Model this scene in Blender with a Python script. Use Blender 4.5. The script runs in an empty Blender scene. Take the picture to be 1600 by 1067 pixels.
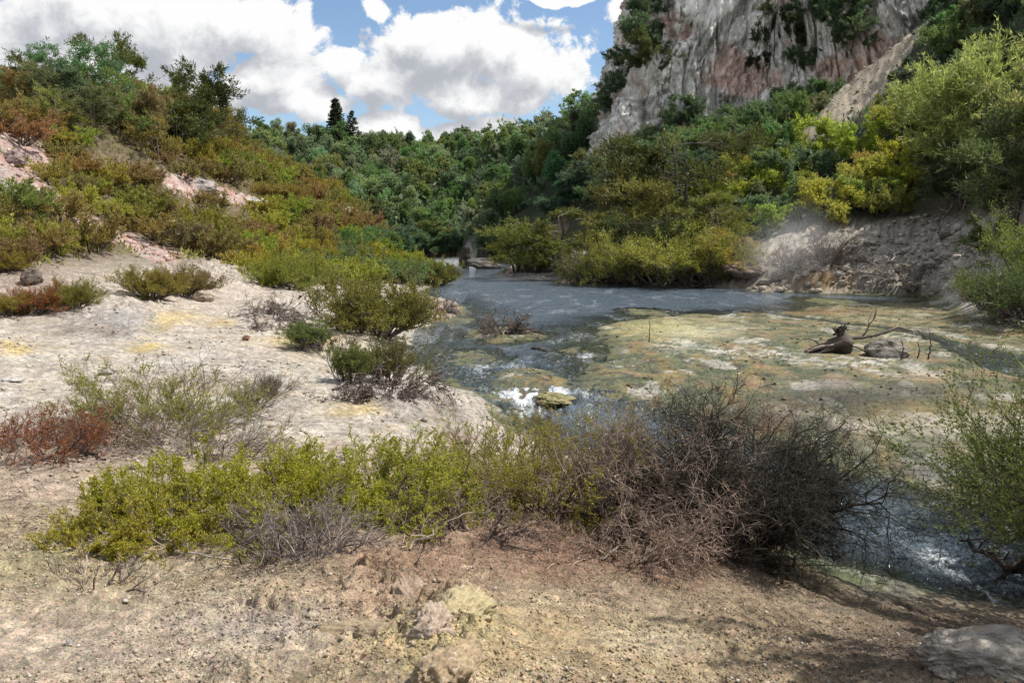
import bpy, math, random
import numpy as np
from mathutils import Vector
R = math.radians
random.seed(5)
rng = np.random.default_rng(11)
scene = bpy.context.scene
COL = scene.collection

# ------------------------------------------------------------------ camera, sky, sun, exposure
F = 1244.4            # focal length in photo pixels (28 mm on 36 mm)
PITCH = R(7.5)
CAMZ = 4.0
cam_data = bpy.data.cameras.new('camera')
cam_data.lens = 28.0
cam_data.sensor_width = 36.0
cam_data.clip_start = 0.05
cam_data.clip_end = 3000
cam = bpy.data.objects.new('camera', cam_data)
cam.location = (0, 0, CAMZ)
cam.rotation_euler = (R(90) - PITCH, 0, 0)
COL.objects.link(cam)
scene.camera = cam

SUN_AZ, SUN_EL = R(82), R(57)
sdir = Vector((math.sin(SUN_AZ) * math.cos(SUN_EL), math.cos(SUN_AZ) * math.cos(SUN_EL), math.sin(SUN_EL)))
sl = bpy.data.lights.new('sun', 'SUN')
sl.energy = 4.5
sl.angle = R(0.5)
sl.color = (1.0, 0.95, 0.87)
sun = bpy.data.objects.new('sun', sl)
sun.rotation_euler = sdir.to_track_quat('Z', 'Y').to_euler()
sun.location = sdir * 300
COL.objects.link(sun)

vs = scene.view_settings
scene.display_settings.display_device = 'sRGB'
vs.view_transform = 'Standard'
vs.look = 'None'
vs.exposure = 0.5
vs.gamma = 1.0
vs.use_curve_mapping = False
scene.render.engine = 'CYCLES'
cy = scene.cycles
cy.use_denoising = True
cy.max_bounces = 7
cy.diffuse_bounces = 3
cy.glossy_bounces = 3
cy.transmission_bounces = 3
cy.transparent_max_bounces = 8
cy.volume_bounces = 1
cy.sample_clamp_indirect = 6
cy.volume_step_rate = 1.0
cy.volume_max_steps = 128


def mathn(nt, op, a=None, b=None, clamp=False, c=None):
    n = nt.nodes.new('ShaderNodeMath')
    n.operation = op
    n.use_clamp = clamp
    for i, v in enumerate((a, b, c)):
        if v is None:
            continue
        if isinstance(v, (int, float)):
            n.inputs[i].default_value = v
        else:
            nt.links.new(v, n.inputs[i])
    return n.outputs[0]


def vmath(nt, op, a=None, b=None, scale=None):
    n = nt.nodes.new('ShaderNodeVectorMath')
    n.operation = op
    for i, v in enumerate((a, b)):
        if v is None:
            continue
        if isinstance(v, (tuple, list)):
            n.inputs[i].default_value = v
        else:
            nt.links.new(v, n.inputs[i])
    if scale is not None:
        if isinstance(scale, (int, float)):
            n.inputs['Scale'].default_value = scale
        else:
            nt.links.new(scale, n.inputs['Scale'])
    return n.outputs['Value'] if op in ('LENGTH', 'DOT_PRODUCT', 'DISTANCE') else n.outputs['Vector']


def noisen(nt, vec, scale, detail=4, rough=0.5, dist=0.0, typ=None):
    n = nt.nodes.new('ShaderNodeTexNoise')
    if typ:
        n.noise_type = typ
    if vec is not None:
        nt.links.new(vec, n.inputs['Vector'])
    n.inputs['Scale'].default_value = scale
    n.inputs['Detail'].default_value = detail
    n.inputs['Roughness'].default_value = rough
    n.inputs['Distortion'].default_value = dist
    return n


def smooth(nt, v, lo, hi, to0=0.0, to1=1.0):
    n = nt.nodes.new('ShaderNodeMapRange')
    n.interpolation_type = 'SMOOTHSTEP'
    nt.links.new(v, n.inputs['Value'])
    n.inputs['From Min'].default_value = lo
    n.inputs['From Max'].default_value = hi
    n.inputs['To Min'].default_value = to0
    n.inputs['To Max'].default_value = to1
    return n.outputs['Result']


def mixc(nt, fac, a, b, mode='MIX'):
    n = nt.nodes.new('ShaderNodeMix')
    n.data_type = 'RGBA'
    n.blend_type = mode
    for sock, v in ((n.inputs[0], fac), (n.inputs[6], a), (n.inputs[7], b)):
        if isinstance(v, (int, float)):
            sock.default_value = v
        elif isinstance(v, (tuple, list)):
            sock.default_value = (*v[:3], 1)
        else:
            nt.links.new(v, sock)
    return n.outputs[2]


def pray(px, py):
    u = (px - 800) / F
    v = (py - 533.5) / F
    c, s = math.cos(PITCH), math.sin(PITCH)
    return (u, c - v * s, -s - v * c)


def azel(px, py):
    d = Vector(pray(px, py)).normalized()
    return math.atan2(d.x, d.y), math.asin(d.z)


# ---- world: Nishita sky with cumulus mixed in by direction
world = bpy.data.worlds.new('World')
scene.world = world
world.use_nodes = True
wt = world.node_tree
wt.nodes.clear()
w_out = wt.nodes.new('ShaderNodeOutputWorld')
sky = wt.nodes.new('ShaderNodeTexSky')
sky.sky_type = 'NISHITA'
sky.sun_disc = False
sky.sun_elevation = SUN_EL
sky.sun_rotation = SUN_AZ
sky.air_density = 1.0
sky.dust_density = 0.2
sky.ozone_density = 2.5
tc = wt.nodes.new('ShaderNodeTexCoord')
gdir = tc.outputs['Generated']
CLOUDS = [  # photo px centre, radii (px), the heaps in view
    (720, 78, 170, 62), (835, 105, 62, 58), (600, 125, 70, 48), (740, 148, 130, 36), (660, 55, 60, 40), (540, 95, 34, 26),
    (400, 38, 118, 54), (250, 60, 130, 80), (60, 30, 130, 70), (20, 70, 130, 110), (160, 20, 120, 60), (150, 110, 170, 90),
    (430, 135, 84, 48), (305, 150, 100, 34), (500, 165, 44, 28),
    (600, 205, 56, 22), (720, 215, 110, 20), (770, 200, 56, 18), (450, 166, 70, 18),
    (998, 22, 40, 36), (870, -2, 60, 8), (590, 14, 30, 18), (1200, 100, 150, 80), (-200, 120, 200, 100),
]
grp = bpy.data.node_groups.new('cumulus', 'ShaderNodeTree')
grp.interface.new_socket('Vector', in_out='INPUT', socket_type='NodeSocketVector')
grp.interface.new_socket('Density', in_out='OUTPUT', socket_type='NodeSocketFloat')
grp.interface.new_socket('Thick', in_out='OUTPUT', socket_type='NodeSocketFloat')
gi = grp.nodes.new('NodeGroupInput')
go = grp.nodes.new('NodeGroupOutput')
ae = gi.outputs[0]                     # (azimuth, elevation, far-cover)
ae2 = vmath(grp, 'MULTIPLY', ae, (1, 1, 0))
wn = noisen(grp, ae2, 9.0, 3, 0.5)
wv = vmath(grp, 'SUBTRACT', wn.outputs['Color'], (0.5, 0.5, 0.5))
wv = vmath(grp, 'MULTIPLY', wv, (0.06, 0.045, 0.0))
aw = vmath(grp, 'ADD', ae2, wv)
best = None
for (cx, cy_, rx, ry) in CLOUDS:
    a0, e0 = azel(cx, cy_)
    s = vmath(grp, 'SUBTRACT', aw, (a0, e0, 0))
    s = vmath(grp, 'MULTIPLY', s, (F / rx * 0.98, F / ry * 1.0, 0))
    l = vmath(grp, 'LENGTH', s)
    l = mathn(grp, 'SUBTRACT', 1.0, l)
    best = l if best is None else mathn(grp, 'SMOOTH_MAX', best, l, c=0.12)
sepz = grp.nodes.new('ShaderNodeSeparateXYZ')
grp.links.new(ae, sepz.inputs[0])
best = mathn(grp, 'MAXIMUM', best, sepz.outputs['Z'])
bn = noisen(grp, aw, 17.0, 9, 0.62)
bn2 = noisen(grp, aw, 5.0, 2, 0.5)
bil = mathn(grp, 'MULTIPLY', mathn(grp, 'SUBTRACT', bn.outputs['Fac'], 0.5), 2.5)
bil2 = mathn(grp, 'MULTIPLY', mathn(grp, 'SUBTRACT', bn2.outputs['Fac'], 0.5), 0.9)
thick = mathn(grp, 'ADD', mathn(grp, 'ADD', best, bil), bil2)
dens = smooth(grp, thick, -0.03, 0.2)
grp.links.new(dens, go.inputs['Density'])
grp.links.new(thick, go.inputs['Thick'])

sx = wt.nodes.new('ShaderNodeSeparateXYZ')
wt.links.new(gdir, sx.inputs[0])
az = mathn(wt, 'ARCTAN2', sx.outputs['X'], sx.outputs['Y'])
el = mathn(wt, 'ARCSINE', mathn(wt, 'MINIMUM', mathn(wt, 'MAXIMUM', sx.outputs['Z'], -1.0), 1.0))
# scattered cumulus over the rest of the sky
pl = vmath(wt, 'SCALE', gdir, scale=mathn(wt, 'DIVIDE', 1.0, mathn(wt, 'ADD', mathn(wt, 'MAXIMUM', sx.outputs['Z'], 0.0), 0.22)))
fn = noisen(wt, pl, 1.3, 3, 0.5)
far = mathn(wt, 'MULTIPLY', mathn(wt, 'SUBTRACT', fn.outputs['Fac'], 0.43), 4.5)
inwin = mathn(wt, 'MULTIPLY', mathn(wt, 'MULTIPLY', smooth(wt, mathn(wt, 'ABSOLUTE', az), 0.62, 0.78, 1, 0), smooth(wt, el, 0.36, 0.5, 1, 0)), 9.0)
far = mathn(wt, 'SUBTRACT', far, inwin)
cv = wt.nodes.new('ShaderNodeCombineXYZ')
wt.links.new(az, cv.inputs[0]); wt.links.new(el, cv.inputs[1]); wt.links.new(far, cv.inputs[2])
g1 = wt.nodes.new('ShaderNodeGroup'); g1.node_tree = grp
wt.links.new(cv.outputs[0], g1.inputs[0])
g2 = wt.nodes.new('ShaderNodeGroup'); g2.node_tree = grp
wt.links.new(vmath(wt, 'ADD', cv.outputs[0], (0.016, 0.030, 0.0)), g2.inputs[0])
# thick cloud towards the sun shades what lies under it
lit = mathn(wt, 'SUBTRACT', g1.outputs['Thick'], mathn(wt, 'MULTIPLY', g2.outputs['Thick'], 1.0))
shade = mathn(wt, 'ADD', mathn(wt, 'MULTIPLY', smooth(wt, lit, -0.55, 0.6), 0.6), mathn(wt, 'MULTIPLY', smooth(wt, g2.outputs['Thick'], 0.0, 1.0, 1, 0), 0.5), clamp=True)
ccol = mixc(wt, shade, (0.34, 0.355, 0.39), (0.70, 0.70, 0.70))
skyc = mixc(wt, 1.0, sky.outputs['Color'], (0.10, 0.10, 0.10), 'MULTIPLY')
allc = mixc(wt, g1.outputs['Density'], skyc, ccol)
bg = wt.nodes.new('ShaderNodeBackground')
wt.links.new(allc, bg.inputs['Color'])
bg.inputs['Strength'].default_value = 1.0
wt.links.new(bg.outputs[0], w_out.inputs['Surface'])
world.cycles.sampling_method = 'MANUAL'
world.cycles.sample_map_resolution = 512


# ------------------------------------------------------------------ numpy helpers
def hash2(ix, iy, seed):
    h = (ix.astype(np.int64) * 374761393 + iy.astype(np.int64) * 668265263 + seed * 974634721) & 0xFFFFFFFF
    h = ((h ^ (h >> 13)) * 1274126177) & 0xFFFFFFFF
    h = h ^ (h >> 16)
    return (h & 0xFFFF).astype(np.float32) / 65535.0


def vnoise(x, y, seed=0):
    ix = np.floor(x); iy = np.floor(y)
    fx = (x - ix).astype(np.float32); fy = (y - iy).astype(np.float32)
    ux = fx * fx * fx * (fx * (fx * 6 - 15) + 10); uy = fy * fy * fy * (fy * (fy * 6 - 15) + 10)
    ix = ix.astype(np.int64); iy = iy.astype(np.int64)

    def g(ax, ay, dx, dy):
        a = hash2(ax, ay, seed) * 6.2831853
        return np.cos(a) * dx + np.sin(a) * dy
    n00 = g(ix, iy, fx, fy); n10 = g(ix + 1, iy, fx - 1, fy)
    n01 = g(ix, iy + 1, fx, fy - 1); n11 = g(ix + 1, iy + 1, fx - 1, fy - 1)
    a = n00 + (n10 - n00) * ux
    b = n01 + (n11 - n01) * ux
    return (a + (b - a) * uy) * 1.5


def fbm(x, y, sc, octv=4, seed=0, gain=0.5):
    s = np.zeros(np.broadcast(x, y).shape, np.float32); a = 1.0; f = sc; t = 0
    for i in range(octv):
        s += a * vnoise(x * f + i * 17.3, y * f - i * 9.1, seed + i)
        t += a; a *= gain; f *= 2.03
    return s / t


def ridged(x, y, sc, octv=4, seed=0):
    s = np.zeros(np.broadcast(x, y).shape, np.float32); a = 1.0; f = sc; t = 0
    for i in range(octv):
        s += a * (1 - 2 * np.abs(vnoise(x * f + i * 7.7, y * f + i * 3.1, seed + i)))
        t += a; a *= 0.5; f *= 2.1
    return s / t


def sstep(v, a, b):
    t = np.clip((v - a) / (b - a), 0, 1)
    return t * t * (3 - 2 * t)


def project(x, y, z):
    c, s = math.cos(PITCH), math.sin(PITCH)
    dep = y * c - (z - CAMZ) * s
    up = y * s + (z - CAMZ) * c
    dep = np.where(np.abs(dep) < 0.05, 0.05, dep)
    return 800 + F * x / dep, 533.5 - F * up / dep, dep


def at_z(px, py, z):
    d = pray(px, py); t = (z - CAMZ) / d[2]
    return (d[0] * t, d[1] * t, z)


def at_y(px, py, Y):
    d = pray(px, py); t = Y / d[1]
    return (d[0] * t, Y, CAMZ + d[2] * t)


def inpoly(px, py, poly):
    r = np.zeros(np.shape(px), bool); n = len(poly)
    for i in range(n):
        x1, y1 = poly[i]; x2, y2 = poly[(i + 1) % n]
        if y1 == y2:
            continue
        c = (y1 > py) != (y2 > py)
        r ^= c & (px < (x2 - x1) * (py - y1) / (y2 - y1) + x1)
    return r


def sdpoly(x, y, poly, bb=None):
    d = np.full(np.shape(x), 1e9, np.float32); n = len(poly)
    for i in range(n):
        x1, y1 = poly[i]; x2, y2 = poly[(i + 1) % n]
        ex, ey = x2 - x1, y2 - y1
        t = np.clip(((x - x1) * ex + (y - y1) * ey) / (ex * ex + ey * ey + 1e-9), 0, 1)
        d = np.minimum(d, np.hypot(x - x1 - t * ex, y - y1 - t * ey))
    return np.where(inpoly(x, y, poly), -d, d)


def sdline(x, y, pts):
    d = np.full(np.shape(x), 1e9, np.float32)
    for i in range(len(pts) - 1):
        x1, y1 = pts[i]; x2, y2 = pts[i + 1]
        ex, ey = x2 - x1, y2 - y1
        t = np.clip(((x - x1) * ex + (y - y1) * ey) / (ex * ex + ey * ey + 1e-9), 0, 1)
        d = np.minimum(d, np.hypot(x - x1 - t * ex, y - y1 - t * ey))
    return d


def mk_mesh(name, V, Q, attrs=None, colors=None, smooth_f=False, mats=(), matidx=None):
    """V (n,3); Q (m,4) quads or (m,3) tris"""
    me = bpy.data.meshes.new(name)
    V = np.ascontiguousarray(V, np.float32); Q = np.ascontiguousarray(Q, np.int32)
    k = Q.shape[1]
    me.vertices.add(len(V)); me.vertices.foreach_set('co', V.ravel())
    me.loops.add(Q.size); me.loops.foreach_set('vertex_index', Q.ravel())
    me.polygons.add(len(Q)); me.polygons.foreach_set('loop_start', np.arange(len(Q), dtype=np.int32) * k)
    me.polygons.foreach_set('loop_total', np.full(len(Q), k, np.int32))
    if smooth_f:
        me.polygons.foreach_set('use_smooth', np.ones(len(Q), bool))
    for m in mats:
        me.materials.append(m)
    if matidx is not None:
        me.polygons.foreach_set('material_index', np.ascontiguousarray(matidx, np.int32))
    for an, av in (attrs or {}).items():
        a = me.attributes.new(an, 'FLOAT', 'POINT'); a.data.foreach_set('value', np.ascontiguousarray(av, np.float32))
    for an, av in (colors or {}).items():
        a = me.attributes.new(an, 'FLOAT_COLOR', 'POINT')
        c = np.ones((len(V), 4), np.float32); c[:, :3] = av
        a.data.foreach_set('color', c.ravel())
    me.update(calc_edges=True)
    return me


def link(name, me, parent=None, loc=(0, 0, 0), rot=(0, 0, 0), scale=1.0, color=None):
    o = bpy.data.objects.new(name, me)
    COL.objects.link(o)
    o.parent = parent
    o.location = loc; o.rotation_euler = rot
    o.scale = (scale,) * 3 if isinstance(scale, (int, float)) else scale
    if color is not None:
        o.color = (*color, 1)
    return o


def tag(o, label=None, cat=None, group=None, kind=None):
    if label: o['label'] = label
    if cat: o['category'] = cat
    if group: o['group'] = group
    if kind: o['kind'] = kind
    return o


# ------------------------------------------------------------------ terrain control points
def wlevel(y):
    return -0.55 * (1 - sstep(y, 17.0, 21.6))


GZ = [  # photo px, py, height: the low ground
    (0,1067,1.7),(400,1067,1.75),(800,1067,1.75),(1200,1067,1.55),(1600,1067,1.35),(-300,1000,1.7),(1900,1067,1.2),
    (0,900,1.45),(300,920,1.4),(600,900,1.35),(900,900,1.0),(1100,940,.8),(1250,960,.7),(1400,1000,.7),(1600,1010,.75),
    (1290,890,-.3),(1450,945,-.3),(1600,985,-.25),(1750,1010,-.2),
    (0,780,1.2),(0,700,1.1),(0,600,1.1),(0,520,1.35),(0,470,1.9),(-300,600,1.6),(-300,480,2.6),
    (200,780,1.2),(200,620,1.0),(200,540,1.1),(200,480,1.5),(100,440,2.4),
    (400,800,1.2),(400,640,.9),(400,560,.9),(400,500,1.0),(400,462,1.2),(300,430,2.1),
    (600,820,1.0),(600,660,.6),(600,600,.5),(600,540,.4),(520,470,.9),(640,462,.35),
    (700,700,.45),(680,650,.35),(760,670,.05),(800,800,.85),(900,800,.7),(1100,865,.45),(1200,865,.2),(850,715,.1),
    (1000,790,.25),
    (1000,500,.05),(1100,520,.07),(1300,520,.05),(1500,515,.06),(1620,520,.08),(1200,570,.06),(1400,570,.06),(1600,605,-.02),
    (1100,620,.03),(1300,640,-.1),(1500,650,-.15),(1600,700,-.25),(1420,710,-.3),(1800,700,-.1),(1800,560,.3),
    (1500,478,.3),(1600,500,.4),(1180,449,.3),(1300,455,.3),(1450,464,.3),
    (800,430,.3),(900,440,.3),(1000,444,.3),(1100,446,.3),(690,440,.1),(660,448,.2),
    (640,400,.8),(760,402,.8),
]
GY = [  # photo px, py, distance: the slopes
    (0,208,50),(-150,190,48),(-400,220,40),(100,192,54),(200,204,60),(0,222,62),(150,222,68),(330,246,70),(420,278,80),(540,335,82),(600,388,78),(650,420,74),
    (0,300,38),(0,400,32),(100,320,43),(100,390,36),(200,300,52),(200,380,44),(300,330,56),(300,395,48),(400,350,62),(400,415,54),
    (500,380,66),(500,430,58),(600,430,66),(0,220,44),(200,240,57),
    (1250,412,64),(1300,392,68),(1400,368,68),(1480,405,57),(1500,345,64),(1550,440,44),(1600,410,42),(1600,310,50),(1600,200,60),(1600,60,72),
    (1750,350,42),(1800,100,58),
    (1450,285,74),(1450,150,90),(1460,30,106),(1350,260,82),(1350,150,100),(1250,310,80),(1255,225,98),(1180,300,92),(1150,370,80),
    (1100,310,95),(1100,250,114),(1000,250,122),(1000,310,104),(900,310,126),(850,360,118),(820,400,112),
    (690,392,140),(690,365,152),(640,340,165),(650,285,200),(650,250,232),(760,250,222),(760,330,165),(900,200,190),(900,250,160),
    (430,232,236),(440,300,190),(380,250,215),(540,238,240),(540,300,200),(850,290,150),(950,205,172),(200,260,215),
]
GW = [(-90,60,17),(-120,150,35),(130,60,48),(170,150,60),(0,330,34),(-150,320,40),(150,320,55),(0,600,40),(-500,600,50),(500,600,50),
      (0,-3,1.9),(-12,-2,2.2),(12,-2,1.9),(-22,10,2.6),(24,9,1.2),(-36,24,7),(34,28,7),(30,18,1.0),
      (50,150,20),(80,150,30),(60,200,30),(-60,120,22),(-30,110,12),(-14,100,3),(30,85,8.5)]
ctrl = [at_z(*p) for p in GZ] + [at_y(*p) for p in GY] + GW
ctrl = np.array(ctrl, np.float64)


def warp(x, y):
    yy = np.maximum(y, -3) + 7.0
    return x / yy, np.log(yy) * 0.9


ca, cb = warp(ctrl[:, 0], ctrl[:, 1])
MQ = 0.06
Kmat = np.sqrt((ca[:, None] - ca[None]) ** 2 + (cb[:, None] - cb[None]) ** 2 + MQ * MQ) + np.eye(len(ca)) * 2e-3 * -1
A = np.zeros((len(ca) + 1,) * 2); A[:-1, :-1] = Kmat; A[-1, :-1] = 1; A[:-1, -1] = 1
# work on asinh-compressed heights so that far hills do not shake the near ground
WTS = np.linalg.solve(A, np.r_[np.arcsinh(ctrl[:, 2] / 3.0), 0])


def base_h(x, y):
    x = np.asarray(x, np.float64); y = np.asarray(y, np.float64)
    shp = np.broadcast(x, y).shape
    x = np.broadcast_to(x, shp).ravel(); y = np.broadcast_to(y, shp).ravel()
    out = np.empty(x.size, np.float32)
    a, b = warp(x, y)
    a = a.astype(np.float32); b = b.astype(np.float32)
    caf = ca.astype(np.float32); cbf = cb.astype(np.float32); w = WTS[:-1].astype(np.float32)
    for i in range(0, x.size, 40000):
        sl_ = slice(i, i + 40000)
        k = np.sqrt((a[sl_, None] - caf) ** 2 + (b[sl_, None] - cbf) ** 2 + MQ * MQ)
        out[sl_] = k @ w + WTS[-1]
    return (3.0 * np.sinh(out)).reshape(shp)


LAKE = [at_z(*p, 0)[:2] for p in [
    (690,441),(668,449),(648,457),(690,476),(706,488),(668,503),(645,522),(634,545),(632,570),(655,590),(700,602),(745,612),
    (800,606),(850,606),(895,604),(925,590),(938,572),(962,552),(948,530),(940,512),(990,499),(1060,493),(1150,491),(1230,488),(1300,477),(1400,474),(1470,472),
    (1440,463),(1300,457),(1180,452),(1100,449),(1000,447),(910,445),(860,438),(800,434),(772,431),(800,424),(840,416),(800,409),(700,405),(610,405),(560,412),(600,425),(655,434)]]
STREAM = [at_z(*p)[:2] for p in [
    (895,604,-.0),(925,622,-.3),(1000,645,-.5),(1150,680,-.55),(1290,715,-.55),(1360,738,-.55),(1450,765,-.55),(1560,800,-.55),(1750,860,-.55),(1900,900,-.55),
    (1900,1040,-.55),(1600,955,-.55),(1450,920,-.55),(1290,872,-.55),(1200,845,-.55),(1000,770,-.55),(880,705,-.55),(800,662,-.5),(752,632,-.3),(745,612,-.0)]]
CHANNEL = [at_z(px, py, 0)[:2] for px, py in [(1200,489),(1290,502),(1380,512),(1450,524),(1490,538),(1545,548),(1600,556),(1720,575)]]
CHANNEL2 = [at_z(px, py, 0)[:2] for px, py in [(1500,540),(1560,565),(1600,582),(1700,600)]]
ISLES = [(788, 522, 1.3, .13), (735, 557, .9, .0), (815, 591, .9, .10), (852, 595, .7, .08), (1010, 488, 1.2, .01), (1300, 471, 1.6, .02), (720, 500, .8, .0), (905, 548, .6, .01)]
ISLES = [(at_z(px, py, 0)[0], at_z(px, py, 0)[1], r, h) for px, py, r, h in ISLES]


def terrain(x, y, fine=True):
    x = np.asarray(x, np.float32); y = np.asarray(y, np.float32)
    b = base_h(x, y)
    hill = sstep(b, 2.2, 6.0) * sstep(y, 20, 32)
    far_ = sstep(y, 90, 150)
    b = b + hill * (fbm(x, y, 0.11, 4, 3) * 1.3 + ridged(x + y * .25, y, 0.16, 3, 31) * 0.45)
    wl = wlevel(y)
    wx = x + fbm(x, y, 0.6, 3, 21) * 0.55 + fbm(x, y, 3.0, 2, 22) * 0.10
    wy = y + (fbm(x, y, 0.5, 3, 41) * 0.9 + fbm(x, y, 3.0, 2, 42) * 0.12) * np.clip(y / 20, .4, 3)
    d1 = sdpoly(wx, wy, LAKE); d2 = sdpoly(wx, wy, STREAM)
    d = np.minimum(d1, d2)
    dc = np.minimum(sdline(wx, wy, CHANNEL) - 0.42, sdline(wx, wy, CHANNEL2) - 0.8)
    sh = sstep(d, 0.0, 1.8)
    land = wl + 0.035 + (b - wl - 0.035) * sh
    z = np.where(d > 0, np.maximum(land - .035, wl) + np.minimum(.045, d * .16), wl - np.minimum(0.6, -d * np.where((x > -3) & (y > 21) & (y < 60), .07, .22)))
    for ix, iy, r, h in ISLES:
        q = np.hypot(wx - ix, (wy - iy) * 0.62) / r
        z = np.maximum(z, np.where(q < 1.6, wl - 0.05 + (h + 0.06) * (1 - sstep(q, .35, 1.5)), -9))
    z = np.where((dc < 0.25) & (y > 20), np.minimum(z, -0.12 + 0.17 * sstep(dc, -0.3, 0.25)), z)
    if not fine:
        return z
    px, py, dep = project(x, y, z)
    near = 1 - sstep(y, 14, 45)
    above = sstep(z - wl, 0.0, 0.25)
    flat = 1 - sstep(b, .1, .35)
    z = z + fbm(x, y, 0.9, 4, 51) * (0.03 + 0.09 * above) * (1 - far_)
    z = z + near * (fbm(x, y, 4.0, 4, 61, .6) * 0.05 * (0.35 + 0.65 * above))
    nr = 1 - sstep(y, 7, 13)
    rough_ = sstep(fbm(x, y, .8, 3, 74), -.25, .25) * .75 + .35
    z = z + nr * above * rough_ * (np.abs(vnoise(x * 12, y * 12, 71)) * 0.034 + np.abs(vnoise(x * 27, y * 27, 72)) * 0.026 + np.abs(vnoise(x * 55, y * 55, 73)) * .010 - 0.02)
    # crusty lumps in the fore
    def gb(cx, cy_, rx, ry):
        return np.exp(-(((px - cx) / rx) ** 2 + ((py - cy_) / ry) ** 2))
    crust = (gb(650, 960, 110, 60) + gb(700, 1010, 60, 60) + gb(420, 960, 70, 40) + gb(620, 905, 120, 25) + .9 * gb(400, 1040, 60, 30) + .7 * gb(60, 860, 90, 40)) * (y < 12)
    cn = fbm(x, y, 1.5, 5, 81, .62)
    z = z + np.clip(crust, 0, 1) * (sstep(cn, .03, .09) * .075 + sstep(cn, .2, .26) * .06 + ridged(x, y, 6, 4, 84) * .045 - sstep(-cn, .18, .26) * .05)
    sc2 = (gb(190, 497, 90, 26) + gb(650, 630, 60, 26) + gb(690, 640, 70, 16) + gb(440, 480, 50, 16) + gb(690, 487, 25, 14) + gb(580, 465, 60, 10) + gb(330, 430, 120, 22)) * (y < 70)
    z = z + sc2 * (0.22 + 0.40 * ridged(x, y, 1.1, 4, 91)) * np.clip(y / 30, .5, 1.3)
    tan_ = inpoly(px + fbm(x, y, .3, 3, 402) * 30, py, SCAR['tan'][0]) & (y > 50) & (x > 15)
    z = z + tan_ * (ridged(x + .4 * y, y * .2, .55, 4, 401) * .7 - .1)
    rub = sstep(px, 1150, 1230) * sstep(py, 330, 360) * (1 - sstep(py, 452, 462)) * (y > 30)
    z = z + rub * (ridged(x, y, .45, 5, 95) * .55 + np.abs(vnoise(x * 1.7, y * 1.7, 96)) * .4)
    return z


def height(x, y):
    return float(terrain(np.array([x], np.float32), np.array([y], np.float32))[0])


def hit(px, py, ymin=3.0, ymax=320.0):
    """where the view ray through a photo point meets the ground"""
    d = np.array(pray(px, py))
    Y = np.exp(np.linspace(math.log(ymin), math.log(ymax), 500))
    t = Y / d[1]
    xs = d[0] * t; zs = CAMZ + d[2] * t
    h = np.maximum(terrain(xs, Y, True), wlevel(Y) - .02)
    i = np.argmax(h >= zs)
    if not (h >= zs).any():
        i = len(Y) - 1
    return Vector((float(xs[i]), float(Y[i]), float(h[i])))


# ------------------------------------------------------------------ materials
def new_mat(name):
    m = bpy.data.materials.new(name); m.use_nodes = True
    nt = m.node_tree; nt.nodes.clear()
    out = nt.nodes.new('ShaderNodeOutputMaterial')
    return m, nt, out


def attr(nt, name, typ='GEOMETRY'):
    n = nt.nodes.new('ShaderNodeAttribute'); n.attribute_name = name; n.attribute_type = typ
    return n


def bump(nt, h, strength, dist, prev=None):
    n = nt.nodes.new('ShaderNodeBump')
    n.inputs['Strength'].default_value = strength; n.inputs['Distance'].default_value = dist
    nt.links.new(h, n.inputs['Height'])
    if prev is not None:
        nt.links.new(prev, n.inputs['Normal'])
    return n.outputs[0]


def mat_ground():
    m, nt, out = new_mat('ground_earth')
    p = nt.nodes.new('ShaderNodeBsdfPrincipled')
    col = attr(nt, 'Col').outputs['Color']; wet = attr(nt, 'wet').outputs['Fac']
    geo = nt.nodes.new('ShaderNodeNewGeometry'); pos = geo.outputs['Position']
    n1 = noisen(nt, pos, 9, 6, .65); n2 = noisen(nt, pos, 70, 3, .6); n3 = noisen(nt, pos, 1.7, 5, .6)
    vor = nt.nodes.new('ShaderNodeTexVoronoi'); nt.links.new(pos, vor.inputs['Vector']); vor.inputs['Scale'].default_value = 38
    v1 = smooth(nt, n1.outputs['Fac'], .3, .7, .62, 1.35)
    v2 = smooth(nt, n2.outputs['Fac'], .25, .75, .6, 1.4)
    v3 = smooth(nt, n3.outputs['Fac'], .3, .7, .8, 1.2)
    f = mathn(nt, 'MULTIPLY', mathn(nt, 'MULTIPLY', v1, v2), v3)
    c = vmath(nt, 'SCALE', col, scale=f)
    vcol = mixc(nt, .35, (1, 1, 1), vor.outputs['Color'])
    sat = nt.nodes.new('ShaderNodeHueSaturation'); sat.inputs['Saturation'].default_value = .35
    nt.links.new(vcol, sat.inputs['Color'])
    c2 = mixc(nt, 1.0, c, sat.outputs['Color'], 'MULTIPLY')
    c2 = vmath(nt, 'SCALE', c2, scale=1.18)
    nt.links.new(c2, p.inputs['Base Color'])
    nt.links.new(smooth(nt, wet, 0, 1, .92, .22), p.inputs['Roughness'])
    p.inputs['Specular IOR Level'].default_value = .3
    b1 = bump(nt, vor.outputs['Distance'], .55, .02)
    b2 = bump(nt, n2.outputs['Fac'], .6, .012, b1)
    b3 = bump(nt, n1.outputs['Fac'], .7, .07, b2)
    nt.links.new(b3, p.inputs['Normal'])
    nt.links.new(p.outputs[0], out.inputs['Surface'])
    return m


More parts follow.
